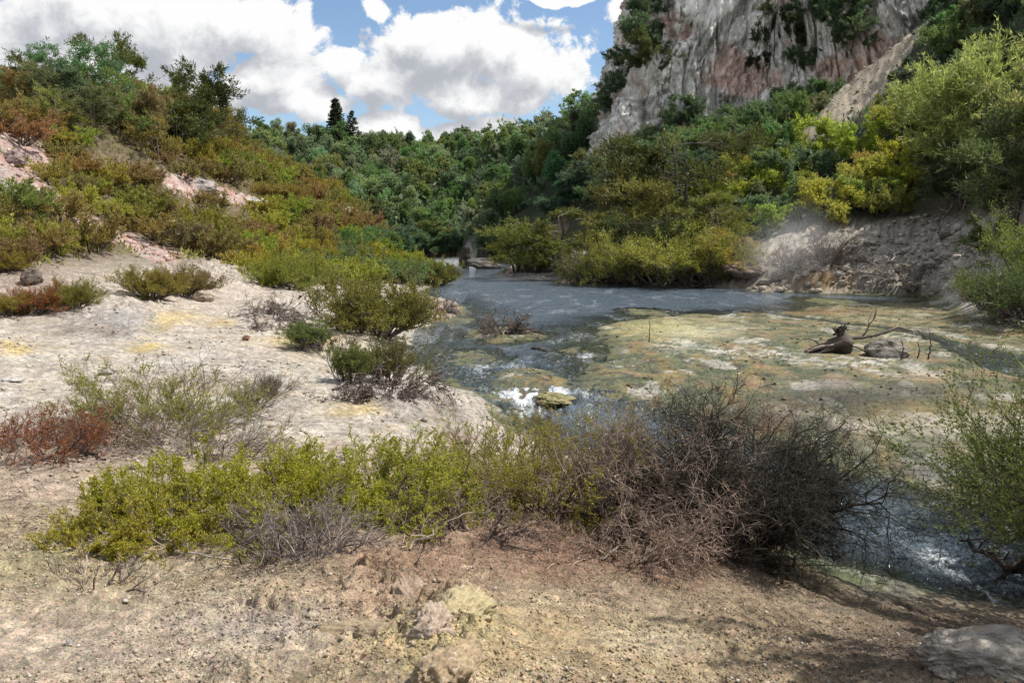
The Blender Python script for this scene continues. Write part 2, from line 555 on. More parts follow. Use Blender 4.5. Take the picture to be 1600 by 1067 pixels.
def mat_water():
    m, nt, out = new_mat('hot_spring_water')
    geo = nt.nodes.new('ShaderNodeNewGeometry'); pos = geo.outputs['Position']
    rip = attr(nt, 'ripple').outputs['Fac']; foam = attr(nt, 'foam').outputs['Fac']
    st = vmath(nt, 'MULTIPLY', pos, (1.0, .4, 1.0))
    n1 = noisen(nt, st, 1.5, 3, .55, .3); n2 = noisen(nt, st, 5.5, 4, .6, .5); fl = vmath(nt, 'MULTIPLY', pos, (1.0, .45, 1.0))
    s1 = nt.nodes.new('ShaderNodeBump'); s1.inputs['Distance'].default_value = .42
    nt.links.new(n1.outputs['Fac'], s1.inputs['Height']); nt.links.new(mathn(nt, 'MULTIPLY', rip, .75), s1.inputs['Strength'])
    s2 = nt.nodes.new('ShaderNodeBump'); s2.inputs['Distance'].default_value = .16
    nt.links.new(n2.outputs['Fac'], s2.inputs['Height']); nt.links.new(mathn(nt, 'MULTIPLY', rip, .95), s2.inputs['Strength'])
    nt.links.new(s1.outputs[0], s2.inputs['Normal'])
    N = s2.outputs[0]
    fr = nt.nodes.new('ShaderNodeFresnel'); fr.inputs['IOR'].default_value = 1.33; nt.links.new(N, fr.inputs['Normal'])
    gl = nt.nodes.new('ShaderNodeBsdfGlossy'); gl.inputs['Roughness'].default_value = .05; nt.links.new(N, gl.inputs['Normal'])
    tr = nt.nodes.new('ShaderNodeBsdfTransparent'); tr.inputs['Color'].default_value = (.72, .82, .84, 1)
    df = nt.nodes.new('ShaderNodeBsdfDiffuse'); df.inputs['Color'].default_value = (.13, .17, .215, 1); nt.links.new(N, df.inputs['Normal'])
    body = nt.nodes.new('ShaderNodeMixShader')
    murk = attr(nt, 'murk').outputs['Fac']
    nt.links.new(murk, body.inputs[0]); nt.links.new(tr.outputs[0], body.inputs[1]); nt.links.new(df.outputs[0], body.inputs[2])
    w = nt.nodes.new('ShaderNodeMixShader')
    nt.links.new(fr.outputs[0], w.inputs[0]); nt.links.new(body.outputs[0], w.inputs[1]); nt.links.new(gl.outputs[0], w.inputs[2])
    fo = nt.nodes.new('ShaderNodeBsdfDiffuse'); fo.inputs['Color'].default_value = (.58, .62, .65, 1); nt.links.new(N, fo.inputs['Normal'])
    nf = noisen(nt, fl, 8, 8, .75, 1.2)
    ff = mathn(nt, 'MULTIPLY', smooth(nt, mathn(nt, 'ADD', mathn(nt, 'MULTIPLY', foam, .42), mathn(nt, 'SUBTRACT', nf.outputs['Fac'], .64)), .0, .4), smooth(nt, foam, .02, .2))  # foam value also carries the painted sun glints
    fin = nt.nodes.new('ShaderNodeMixShader')
    nt.links.new(ff, fin.inputs[0]); nt.links.new(w.outputs[0], fin.inputs[1]); nt.links.new(fo.outputs[0], fin.inputs[2])
    nt.links.new(fin.outputs[0], out.inputs['Surface'])
    return m


def mat_leaf():
    m, nt, out = new_mat('foliage')
    oi = nt.nodes.new('ShaderNodeObjectInfo')
    t = attr(nt, 'tint').outputs['Fac']
    hs = nt.nodes.new('ShaderNodeHueSaturation')
    nt.links.new(oi.outputs['Color'], hs.inputs['Color'])
    nt.links.new(mathn(nt, 'ADD', mathn(nt, 'MULTIPLY', mathn(nt, 'SUBTRACT', t, .5), .03), mathn(nt, 'ADD', mathn(nt, 'MULTIPLY', oi.outputs['Random'], .02), .49)), hs.inputs['Hue'])
    fr_ = mathn(nt, 'FRACT', mathn(nt, 'MULTIPLY', t, 7.31))
    nt.links.new(mathn(nt, 'ADD', mathn(nt, 'MULTIPLY', fr_, .95), .55), hs.inputs['Value'])
    c = mixc(nt, smooth(nt, t, .93, 1.0, 0, .7), hs.outputs['Color'], (.13, .075, .04))
    d = nt.nodes.new('ShaderNodeBsdfPrincipled')
    nt.links.new(c, d.inputs['Base Color']); d.inputs['Roughness'].default_value = .5; d.inputs['Specular IOR Level'].default_value = .32
    tl = nt.nodes.new('ShaderNodeBsdfTranslucent')
    nt.links.new(mixc(nt, 1.0, c, (1.4, 1.45, .95), 'MULTIPLY'), tl.inputs['Color'])
    mx = nt.nodes.new('ShaderNodeMixShader'); mx.inputs[0].default_value = .42
    nt.links.new(d.outputs[0], mx.inputs[1]); nt.links.new(tl.outputs[0], mx.inputs[2])
    nt.links.new(mx.outputs[0], out.inputs['Surface'])
    return m


def mat_wood(name, fixed=None):
    m, nt, out = new_mat(name)
    p = nt.nodes.new('ShaderNodeBsdfPrincipled')
    t = attr(nt, 'tint').outputs['Fac']
    if fixed is None:
        oi = nt.nodes.new('ShaderNodeObjectInfo'); c = oi.outputs['Color']
    else:
        rgb = nt.nodes.new('ShaderNodeRGB'); rgb.outputs[0].default_value = (*fixed, 1); c = rgb.outputs[0]
    geo = nt.nodes.new('ShaderNodeNewGeometry')
    n = noisen(nt, geo.outputs['Position'], 24, 4, .6)
    f = mathn(nt, 'MULTIPLY', smooth(nt, n.outputs['Fac'], .3, .7, .6, 1.4), mathn(nt, 'ADD', mathn(nt, 'MULTIPLY', mathn(nt, 'POWER', t, 1.6), 1.7), .35))
    nt.links.new(vmath(nt, 'SCALE', c, scale=f), p.inputs['Base Color'])
    p.inputs['Roughness'].default_value = .8; p.inputs['Specular IOR Level'].default_value = .25
    nt.links.new(bump(nt, n.outputs['Fac'], .5, .01), p.inputs['Normal'])
    nt.links.new(p.outputs[0], out.inputs['Surface'])
    return m


def mat_rock():
    m, nt, out = new_mat('weathered_rock')
    p = nt.nodes.new('ShaderNodeBsdfPrincipled')
    oi = nt.nodes.new('ShaderNodeObjectInfo')
    tcn = nt.nodes.new('ShaderNodeTexCoord'); pos = tcn.outputs['Object']
    n1 = noisen(nt, pos, 2.2, 7, .68); n2 = noisen(nt, pos, 14, 4, .6); n3 = noisen(nt, pos, 1.1, 3, .5)
    c = vmath(nt, 'SCALE', oi.outputs['Color'], scale=smooth(nt, n1.outputs['Fac'], .32, .68, .5, 1.4))
    c = mixc(nt, smooth(nt, n3.outputs['Fac'], .55, .7, 0, .45), c, (.19, .13, .07))
    c = mixc(nt, smooth(nt, n2.outputs['Fac'], .62, .75, 0, .5), c, (.09, .085, .07))
    nt.links.new(c, p.inputs['Base Color']); p.inputs['Roughness'].default_value = .9; p.inputs['Specular IOR Level'].default_value = .2
    nt.links.new(bump(nt, n2.outputs['Fac'], .6, .03, bump(nt, n1.outputs['Fac'], .8, .15)), p.inputs['Normal'])
    nt.links.new(p.outputs[0], out.inputs['Surface'])
    return m


def mat_cliff():
    m, nt, out = new_mat('cliff_rhyolite')
    p = nt.nodes.new('ShaderNodeBsdfPrincipled')
    geo = nt.nodes.new('ShaderNodeNewGeometry'); pos = geo.outputs['Position']
    streak = vmath(nt, 'MULTIPLY', pos, (1.0, 1.0, .16))
    a = noisen(nt, streak, .22, 7, .62, .6); b = noisen(nt, streak, .55, 6, .65, .4); c0 = noisen(nt, pos, .09, 4, .55); d = noisen(nt, pos, 1.6, 6, .7); e = noisen(nt, streak, 1.5, 4, .6)
    col = mixc(nt, smooth(nt, a.outputs['Fac'], .40, .58), (.52, .50, .46), (.80, .77, .71))
    col = mixc(nt, smooth(nt, c0.outputs['Fac'], .53, .62, 0, .75), col, (.58, .37, .30))
    col = mixc(nt, smooth(nt, c0.outputs['Fac'], .44, .34, 0, .35), col, (.28, .33, .30))
    col = mixc(nt, smooth(nt, b.outputs['Fac'], .585, .615, 0, .85), col, (.13, .125, .105))
    col = mixc(nt, smooth(nt, e.outputs['Fac'], .58, .64, 0, .65), col, (.46, .43, .38))
    col = vmath(nt, 'SCALE', col, scale=smooth(nt, d.outputs['Fac'], .3, .7, .7, 1.3))
    vo = nt.nodes.new('ShaderNodeTexVoronoi'); vo.feature = 'DISTANCE_TO_EDGE'; vo.inputs['Scale'].default_value = .42
    nt.links.new(vmath(nt, 'ADD', vmath(nt, 'MULTIPLY', pos, (1, 1, .32)), vmath(nt, 'SCALE', d.outputs['Color'], scale=1.1)), vo.inputs['Vector'])
    col = mixc(nt, smooth(nt, vo.outputs['Distance'], .0, .04, .6, 0), col, (.17, .16, .145))
    dk = attr(nt, 'moss').outputs['Fac']
    col = mixc(nt, dk, col, (.05, .06, .03))
    nt.links.new(col, p.inputs['Base Color']); p.inputs['Roughness'].default_value = .92; p.inputs['Specular IOR Level'].default_value = .15
    nt.links.new(bump(nt, d.outputs['Fac'], .9, .22, bump(nt, e.outputs['Fac'], .8, .3)), p.inputs['Normal'])
    nt.links.new(p.outputs[0], out.inputs['Surface'])
    return m


def mat_steam(name, dens, scale=2.2, soft=.35, seed=0.0):
    m, nt, out = new_mat(name)
    tcn = nt.nodes.new('ShaderNodeTexCoord'); o = tcn.outputs['Object']
    r = vmath(nt, 'LENGTH', o)
    fall = smooth(nt, r, .15, .98, 1, 0)
    n = noisen(nt, vmath(nt, 'ADD', o, (seed, seed * .7, 0)), scale, 4, .6, .6)
    nn = smooth(nt, n.outputs['Fac'], .5 - soft * .3, .5 + soft * .6)
    v = nt.nodes.new('ShaderNodeVolumePrincipled')
    v.inputs['Color'].default_value = (.92, .94, .96, 1)
    nt.links.new(mathn(nt, 'MULTIPLY', mathn(nt, 'MULTIPLY', fall, nn), dens), v.inputs['Density'])
    nt.links.new(v.outputs[0], out.inputs['Volume'])
    return m


M_GROUND = mat_ground(); M_WATER = mat_water(); M_LEAF = mat_leaf(); M_WOOD = mat_wood('bark'); M_WOODF = mat_wood('twig_bark', (.10, .08, .065))
M_ROCK = mat_rock(); M_CLIFF = mat_cliff()

# ------------------------------------------------------------------ the ground sheet
def fan_axis(n_in, n_out, half, wide):
    a = np.linspace(-half, half, n_in)
    e = half + (wide - half) * (np.linspace(0, 1, n_out + 1)[1:] ** 1.6)
    return np.r_[-e[::-1], a, e]


SCAR = {  # bare ground on the slopes, outlined in the photo, later found on the terrain
    'pink': [[(-60, 175), (0, 185), (70, 222), (92, 262), (45, 262), (0, 232), (-60, 225)],
             [(-60, 235), (0, 240), (60, 270), (120, 330), (170, 352), (300, 398), (250, 412), (150, 366), (60, 330), (0, 296), (-60, 290)],
             [(250, 268), (300, 276), (345, 292), (425, 318), (405, 330), (360, 322), (300, 312), (262, 292)]],
    'tan': [[(1432, -20), (1466, 14), (1404, 110), (1346, 176), (1280, 228), (1240, 220), (1296, 158), (1356, 90), (1396, 10)],
            [(1355, 130), (1390, 132), (1385, 170), (1345, 172)]],
}


def build_ground():
    tx = fan_axis(600, 50, .74, 1.7)
    yy = np.sort(np.r_[np.exp(np.linspace(math.log(2.2), math.log(78), 320)), 1 / np.linspace(1 / 3.1, 1 / 34, 290)])
    # finer near the lens, coarser to the horizon
    yy = np.r_[np.linspace(-6, 2.0, 12), yy, yy[-1] + np.cumsum(np.linspace(.5, 3.2, 110)), 350, 420, 560, 800, 1400]
    X = tx[None, :] * (np.maximum(yy, 0)[:, None] + 2.5)
    Y = np.broadcast_to(yy[:, None], X.shape)
    x = X.ravel().astype(np.float32); y = Y.ravel().astype(np.float32)
    z = terrain(x, y)
    px, py, dep = project(x, y, z)
    front = y > 2.5
    wl = wlevel(y)
    # colour, from what lies where
    wpx = px + fbm(x, y, 1.2, 4, 101) * 40 * np.clip(20 / (y + 3), .15, 1.5) * 1.4
    wpy = py + fbm(x, y, 1.2, 4, 111) * 16 * np.clip(20 / (y + 3), .2, 2.0)
    n_big = fbm(x, y, .35, 4, 121); n_mid = fbm(x, y, 1.6, 4, 131); n_sm = fbm(x, y, 6, 4, 141, .6); n_str = fbm(x * .9, y * .65, 1.1, 6, 151, .62)
    C = np.empty((x.size, 3), np.float32)
    C[:] = (.41, .365, .315)

    def mix(mask, col, k=1.0):
        mk = np.clip(mask * k, 0, 1)[:, None]
        C[:] = C * (1 - mk) + np.array(col, np.float32) * mk

    def blob(cx, cy_, rx, ry, hard=1.0):
        q = ((wpx - cx) / rx) ** 2 + ((wpy - cy_) / ry) ** 2
        return np.exp(-q * hard) * front
    nearq = 1 - sstep(y, 9, 22)
    # sinter flat: buff, sulphur and grey patches
    mix(sstep(n_big, .02, .3), (.46, .43, .39), .7)
    mix(sstep(n_mid, .12, .4), (.42, .34, .22), .45)
    mix(sstep(-n_mid, .08, .3), (.29, .25, .215), .65)
    mix(sstep(n_str, .2, .45) * nearq, (.28, .22, .17), .5)
    # foreground earth
    fg = sstep(wpy, 640, 760) * (y < 14)
    mix(fg, (.315, .25, .165), .88)
    mix(fg * sstep(n_mid, .0, .35), (.29, .22, .135), .7)
    mix(blob(130, 1010, 330, 75), (.37, .305, .245), .8)
    mix(blob(420, 985, 100, 40), (.36, .32, .29), .8)
    mix(blob(900, 1010, 420, 60), (.33, .25, .145), .8)
    mix(blob(1020, 1000, 90, 26), (.47, .40, .28), .6)
    mix(blob(700, 965, 80, 45), (.42, .37, .17), .65)
    mix(blob(640, 930, 130, 35), (.33, .22, .16), .7)
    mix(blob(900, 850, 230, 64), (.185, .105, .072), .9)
    mix(blob(640, 870, 150, 30), (.25, .15, .10), .7)
    mix(blob(1150, 960, 130, 40), (.24, .185, .12), .7)
    mix(blob(1430, 1000, 250, 85), (.11, .08, .058), .92)  # dark corner earth with the off-frame trees' shade painted in
    mix(blob(1480, 1040, 230, 40), (.115, .088, .066), .8)  # second patch of the painted corner shade
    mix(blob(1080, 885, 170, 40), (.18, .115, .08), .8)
    mix(blob(60, 880, 130, 40), (.30, .27, .15), .6)
    mix(blob(60, 760, 130, 40), (.37, .29, .245), .6)
    mix(blob(120, 700, 120, 25), (.22, .15, .12), .6)
    for cx, cy_, rx, ry in ((245, 510, 22, 9), (235, 540, 30, 8), (345, 503, 16, 6), (310, 612, 22, 8), (20, 545, 40, 10), (270, 497, 40, 10), (480, 530, 60, 14), (560, 640, 40, 10)):
        mix(blob(cx, cy_, rx, ry), (.48, .35, .10), .75)
    mix(blob(300, 595, 90, 16), (.27, .21, .17), .7)
    mix(blob(190, 500, 60, 26), (.30, .29, .28), .9)
    mix(blob(140, 515, 70, 9), (.16, .13, .11), .8)
    mix(blob(60, 450, 80, 40), (.34, .25, .22), .7)
    mix(blob(330, 455, 150, 30), (.43, .35, .30), .6)
    mix(blob(480, 560, 40, 30), (.36, .30, .22), .5)
    mix(blob(650, 630, 70, 26), (.34, .30, .27), .8)
    mix(blob(700, 650, 50, 14), (.17, .15, .13), .6)
    mix(blob(720, 685, 40, 10), (.32, .19, .17), .7)
    mix(blob(690, 487, 24, 12), (.38, .22, .17), .8)
    # hill ground
    h = base_cache = sstep(z, 2.0, 3.6) * (y > 24)
    mix(h, (.125, .10, .06))
    mix(h * sstep(n_mid, .05, .3), (.20, .14, .10), .8)
    leftb = np.zeros(x.size, bool)
    for poly in SCAR['pink']:
        leftb |= inpoly(wpx, wpy, poly)
    leftb &= (y > 24) & (x < -4) & (y < 84)
    mix(leftb * 1.0, (.40, .28, .25))
    mix(leftb * sstep(n_mid, .0, .25), (.44, .38, .35), .9)
    mix(leftb * sstep(n_sm, .05, .3), (.31, .15, .11), .75)
    mix(leftb * sstep(-n_big, .05, .25), (.30, .27, .255), .6)
    tanb = np.zeros(x.size, bool)
    for poly in SCAR['tan']:
        tanb |= inpoly(wpx, wpy, poly)
    tanb &= (y > 50) & (x > 15)
    mix(tanb * 1.0, (.40, .345, .26))
    mix(tanb * sstep(n_sm, .0, .2), (.25, .205, .15), .8)
    mix(tanb * sstep(-n_mid, .0, .2), (.30, .27, .22), .7)
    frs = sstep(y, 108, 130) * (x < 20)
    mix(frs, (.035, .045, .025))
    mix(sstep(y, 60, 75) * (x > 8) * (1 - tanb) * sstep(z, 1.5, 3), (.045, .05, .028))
    # the rubble slide
    rub = sstep(wpx, 1150, 1210) * sstep(wpy, 330, 358) * (1 - sstep(wpy, 458, 464)) * (y > 34) * (x > 8)
    mix(rub, (.33, .295, .25))
    mix(rub * sstep(n_mid, .0, .3), (.44, .41, .37), .8)
    mix(rub * sstep(-n_sm, .08, .3), (.12, .105, .09), .7)
    mix(blob(1280, 437, 70, 14) * rub, (.34, .20, .065), .95)
    mix(blob(1200, 447, 60, 8) * (y > 30), (.33, .24, .15), .6)
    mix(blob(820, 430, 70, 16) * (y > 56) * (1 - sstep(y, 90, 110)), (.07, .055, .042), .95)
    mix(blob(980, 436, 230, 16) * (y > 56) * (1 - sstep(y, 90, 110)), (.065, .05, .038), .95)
    mix(blob(695, 393, 40, 5) * (y > 100), (.55, .46, .36), 1.0)
    mix(blob(665, 391, 25, 4) * (y > 100), (.5, .25, .14), .8)
    # the algal terrace
    ter = sstep(wpx, 640, 700) * (1 - sstep(z - wl, .22, .45)) * sstep(wpy, 452, 466) * (1 - sstep(wpy, 905, 935)) * ((x > 1.5) | (z - wl < .16)) * (y > 7)
    mix(ter, (.15, .152, .076))
    n_t = fbm(x, y * .6, .7, 6, 161, .62); n_u = fbm(x, y * .6, 1.7, 5, 171, .62)
    mix(ter * sstep(n_str, .02, .2), (.27, .19, .075), .75)
    mix(ter * sstep(-n_str, .02, .2), (.105, .13, .07), .8)
    mix(ter * sstep(n_u, .12, .22), (.07, .065, .05), .75)
    mix(ter * sstep(n_t, .17, .22), (.46, .44, .38), .8)
    mix(ter * sstep(-n_t, .2, .27), (.30, .19, .11), .7)
    mix(ter * sstep(n_sm, .2, .35), (.33, .31, .26), .5)
    mix(ter * sstep(n_sm, .15, .4), (.09, .085, .06), .55)
    mix(blob(1090, 515, 60, 12) * ter, (.50, .48, .37), .85)
    mix(blob(1040, 512, 90, 16) * ter, (.42, .38, .17), .7)
    for cx, cy_, rx, ry in ((1120, 548, 60, 6), (1210, 553, 45, 6), (1355, 568, 70, 7), (1420, 527, 45, 5), (1060, 538, 40, 5), (1130, 470, 60, 3), (1300, 474, 60, 3), (960, 488, 50, 3), (1520, 540, 40, 4), (1380, 560, 30, 4), (740, 553, 40, 4), (1560, 565, 30, 8)):
        mix(blob(cx, cy_, rx, ry) * ter * sstep(n_sm + n_mid, -.12, .1), (.56, .54, .48), .9)
    mix(blob(1290, 487, 90, 6) * ter, (.19, .10, .035), .8)
    mix(blob(1250, 470, 120, 5) * ter, (.16, .21, .06), .8)
    mix(blob(1400, 500, 120, 14) * ter, (.31, .27, .15), .5)
    mix(blob(1450, 588, 50, 8) * ter, (.40, .29, .19), .6)
    mix(blob(1310, 600, 60, 10) * ter, (.30, .265, .235), .8)
    mix(blob(1330, 622, 150, 14) * ter, (.06, .058, .05), .85)
    mix(blob(1260, 650, 130, 26) * ter, (.055, .052, .045), .8)
    mix(blob(1440, 612, 70, 9) * ter, (.075, .07, .06), .8)
    mix(blob(1470, 650, 120, 22) * ter, (.21, .17, .075), .85)
    mix(blob(1440, 690, 110, 18) * ter, (.24, .23, .17), .8)
    mix(blob(1420, 738, 110, 20) * ter, (.085, .08, .07), .8)
    mix(blob(1340, 880, 70, 22) * (y < 14) * (x > 2), (.12, .16, .06), .85)
    mix(blob(1400, 925, 90, 14) * (y < 14) * (x > 2), (.11, .115, .085), .7)
    mix(blob(1310, 868, 24, 6) * (y < 14) * (x > 2), (.6, .6, .57), .9)
    mix(blob(1215, 850, 30, 14) * (y < 14), (.33, .22, .13), .6)
    rim = ter * (1 - sstep(z - wl, .012, .05))
    mix(rim, (.10, .095, .055), .8)
    mix(rim * sstep(n_mid, .0, .25), (.16, .17, .05), .7)
    # under water
    uw = sstep(wl - z, -.01, .06)
    deep = sstep(wl - z, .05, .3)
    mix(uw, (.14, .125, .07), .8)
    mix(uw * sstep(n_str, .05, .3), (.22, .17, .06), .6)
    mix(deep, (.035, .05, .055))
    wet = np.clip(ter * (.35 + .9 * sstep(-n_str, -.1, .3)) * (1 - sstep(z - wl, .02, .2)) + uw, 0, 1)
    wet = np.clip(wet + blob(1400, 930, 120, 20) * .6 * (x > 2), 0, 1)
    C *= (.85 + .3 * n_sm)[:, None]
    C[(ter > .5)] *= .88
    C = np.clip(C, .01, .8)
    nr, nc = X.shape
    idx = np.arange(nr * nc).reshape(nr, nc)
    Q = np.stack([idx[:-1, :-1], idx[:-1, 1:], idx[1:, 1:], idx[1:, :-1]], -1).reshape(-1, 4)
    V = np.stack([x, y, z], -1)
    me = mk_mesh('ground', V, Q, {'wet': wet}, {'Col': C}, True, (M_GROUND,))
    o = link('ground', me); tag(o, kind='structure')
    return tx, yy, C.reshape(nr, nc, 3)


GTX, GYY, GCOL = build_ground()


def ground_colour(x, y):
    i = np.clip(np.searchsorted(GYY, y), 0, len(GYY) - 1)
    j = np.clip(np.searchsorted(GTX, x / (np.maximum(GYY[i], 0) + 2.5)), 0, len(GTX) - 1)
    return GCOL[i, j]


def build_water():
    tx = np.linspace(-.36, 1.0, 420)
    yy = np.r_[np.exp(np.linspace(math.log(7.2), math.log(26), 260)), np.exp(np.linspace(math.log(26), math.log(175), 150))[1:]]
    X = tx[None, :] * yy[:, None]; Y = np.broadcast_to(yy[:, None], X.shape)
    x = X.ravel().astype(np.float32); y = Y.ravel().astype(np.float32)
    z = wlevel(y).astype(np.float32)
    g = terrain(x, y, False)
    px, py, _ = project(x, y, z)
    n = fbm(x, y, 2.2, 3, 201); n2 = fbm(x, y, 1.0, 3, 202)
    fast = np.clip((1 - sstep(y, 28, 40)) + .0, 0, 1)
    casc = np.exp(-((y - 19.6) / 1.6) ** 2) * (x < 3)
    slow = np.clip(.25 + fast, 0, 1) * (1 - sstep(y, 66, 88))
    z = z + slow * (n * .07 + fbm(x, y, 5, 3, 203) * .05) + (y < 30) * fbm(x, y, 11, 2, 204) * .03 + casc * n * .12 - .01

    def blob(cx, cy_, rx, ry):
        return np.exp(-(((px - cx) / rx) ** 2 + ((py - cy_) / ry) ** 2))
    foam = (1.1 * blob(815, 617, 52, 13) + .9 * blob(872, 612, 34, 9) + .5 * blob(840, 640, 60, 14) + .5 * blob(930, 555, 30, 6) + .45 * blob(655, 545, 25, 6) + .35 * blob(1390, 810, 60, 16) + .3 * blob(1330, 780, 60, 20)
            + .35 * blob(1480, 870, 70, 14) + .5 * blob(1580, 580, 40, 10) + .5 * blob(1500, 540, 14, 5) + .3 * blob(1390, 745, 30, 6) + .25 * blob(760, 570, 60, 10))
    glint_n = fbm(x, y * .3, .9, 4, 205)
    foam += .5 * sstep(glint_n, -.1, .3) * ((y < 15) & (x > 3)) + .45 * sstep(glint_n, -.08, .3) * ((y > 19) & (y < 62)) * (px < 1240) * np.clip((py - 432) / 20, 0, 1)  # streak noise: sun glints on the water painted in as foam flecks
    ripple = np.clip(.95 - .75 * sstep(y, 68, 92) + 0 * y, .05, 1)
    ripple = np.where(y < 18, 1.0, ripple)
    murk = np.clip(sstep(z - g, .03, .35) * .75 + sstep(y, 60, 90) * .25, 0, .95)
    nr, nc = X.shape
    idx = np.arange(nr * nc).reshape(nr, nc)
    Q = np.stack([idx[:-1, :-1], idx[:-1, 1:], idx[1:, 1:], idx[1:, :-1]], -1).reshape(-1, 4)
    # keep only cells near open water
    keep = (g - z)[Q].min(1) < .25
    Q = Q[keep]
    used = np.unique(Q); remap = np.full(x.size, -1, np.int64); remap[used] = np.arange(used.size)
    me = mk_mesh('water', np.stack([x, y, z], -1)[used], remap[Q], {'foam': foam[used], 'ripple': ripple[used], 'murk': murk[used]}, None, True, (M_WATER,))
    tag(link('water', me), kind='structure')


build_water()


# ------------------------------------------------------------------ cliff
def build_cliff():
    plan = np.array([(17, 175), (15.5, 150), (14.8, 134), (16.2, 125.5), (21, 122.5), (30, 121), (38, 123), (46, 120), (54, 117), (62, 113), (72, 112), (88, 122), (95, 170)], float)
    seg = np.r_[0, np.cumsum(np.hypot(*np.diff(plan, axis=0).T))]
    s = np.sort(np.r_[np.linspace(0, seg[-1], 200), np.linspace(38, 130, 460)])
    X0 = np.interp(s, seg, plan[:, 0]); Y0 = np.interp(s, seg, plan[:, 1])
    k = np.ones(17) / 17
    X0 = np.convolve(np.pad(X0, 8, 'edge'), k, 'valid'); Y0 = np.convolve(np.pad(Y0, 8, 'edge'), k, 'valid')
    tx, ty = np.gradient(X0), np.gradient(Y0); L = np.hypot(tx, ty); nx, ny = ty / L, -tx / L
    zz = np.linspace(5, 62, 190)
    S, Z = np.meshgrid(s, zz)
    NX = np.broadcast_to(nx, S.shape); NY = np.broadcast_to(ny, S.shape)
    D = 2.6 * fbm(S, Z * .22, .085, 4, 301) + 2.8 * ridged(S + .12 * Z, Z * .16, .15, 5, 311) + 1.7 * ridged(S, Z * .4, .42, 5, 321) + .9 * np.round(2.2 * fbm(S, Z * .5, .3, 4, 351)) / 2.2 + .5 * fbm(S, Z, 1.1, 4, 331)
    wS = S + 3.0 * fbm(S, Z, .07, 3, 361) + .05 * Z
    D = D - 1.9 * (1 - sstep(np.abs(vnoise(wS * .16, Z * .02 + 3.3, 371)), 0, .07)) - .7 * (1 - sstep(np.abs(vnoise(wS * .37, Z * .09, 372)), 0, .09)) - .8 * (1 - sstep(np.abs(vnoise(S * .3, Z * .16, 373)), 0, .08))
    lean = np.maximum(Z - 14, 0)
    X = X0 + NX * D + lean * .27 * np.clip((42 - X0) / 20, -.5, 1)
    Y = Y0 + NY * D + lean * .30
    top = sstep(Z, 55, 62)
    X = X + (50 - X) * top * .3; Y = Y + (150 - Y) * top * .5
    nr, nc = S.shape
    idx = np.arange(nr * nc).reshape(nr, nc)
    Q = np.stack([idx[:-1, :-1], idx[:-1, 1:], idx[1:, 1:], idx[1:, :-1]], -1).reshape(-1, 4)
    V = np.stack([X, Y, Z], -1).reshape(-1, 3)
    # close the top
    c = len(V); V = np.vstack([V, [[52, 150, 63]]])
    cap = np.stack([idx[-1, :-1], idx[-1, 1:], np.full(nc - 1, c), np.full(nc - 1, c)], -1)
    moss = np.r_[(sstep(fbm(S, Z, .13, 4, 341), .18, .32) * .5).ravel(), 0.3]
    me = bpy.data.meshes.new('cliff')
    Qs = np.vstack([Q]); me = mk_mesh('cliff', V, Qs, {'moss': moss}, None, True, (M_CLIFF,))
    o = link('cliff', me)
    tag(o, kind='structure')
    from mathutils.bvhtree import BVHTree
    return BVHTree.FromPolygons(V.tolist(), Q.tolist())


CLIFF = build_cliff()


def hit_cliff(px, py):
    d = Vector(pray(px, py)).normalized()
    r = CLIFF.ray_cast(Vector((0, 0, CAMZ)), d)
    return r[0], r[1]


# ------------------------------------------------------------------ plant generators
def unit(v):
    return v / (np.linalg.norm(v, axis=-1, keepdims=True) + 1e-9)


def grow(rg, P, D, L, Rd, levels):
    """levels of branches; returns [(pts (n,k+1,3), rad (n,k+1))]"""
    out = []
    for li, lv in enumerate(levels):
        k = lv.get('k', 4); n = len(P)
        pts = np.empty((n, k + 1, 3)); pts[:, 0] = P
        d = D.copy(); trop = np.array(lv.get('trop', (0, 0, 0)))
        for j in range(k):
            d = unit(d + rg.normal(0, lv.get('jit', .15), (n, 3)) + trop)
            if 'flat' in lv:
                d[:, 2] *= lv['flat']; d = unit(d)
            pts[:, j + 1] = pts[:, j] + d * (L / k)[:, None]
        taper = np.linspace(1, lv.get('taper', .45), k + 1)
        rad = Rd[:, None] * taper
        out.append((pts, rad))
        nch = lv.get('n', 0)
        if not nch:
            break
        t = rg.uniform(lv.get('t0', .25), 1.0, (n, nch)) * k
        t[:, 0] = k * .999
        i0 = np.minimum(t.astype(int), k - 1); f = (t - i0)[..., None]
        ar = np.arange(n)[:, None]
        p0 = pts[ar, i0]; p1 = pts[ar, i0 + 1]
        base = p0 + (p1 - p0) * f
        tan = unit(p1 - p0)
        rnd = rg.normal(0, 1, tan.shape); perp = unit(rnd - tan * (rnd * tan).sum(-1, keepdims=True))
        ang = rg.normal(lv.get('ang', .8), .22, t.shape)[..., None]
        nd = unit(tan * np.cos(ang) + perp * np.sin(ang) + np.array(lv.get('up', (0, 0, 0))))
        P = base.reshape(-1, 3); D = nd.reshape(-1, 3)
        L = (L[:, None] * lv.get('cl', .5) * rg.uniform(.6, 1.25, t.shape)).ravel()
        Rd = (np.take_along_axis(rad, i0, 1) * lv.get('cr', .55)).ravel()
        Rd = np.maximum(Rd, lv.get('rmin', .001))
    return out


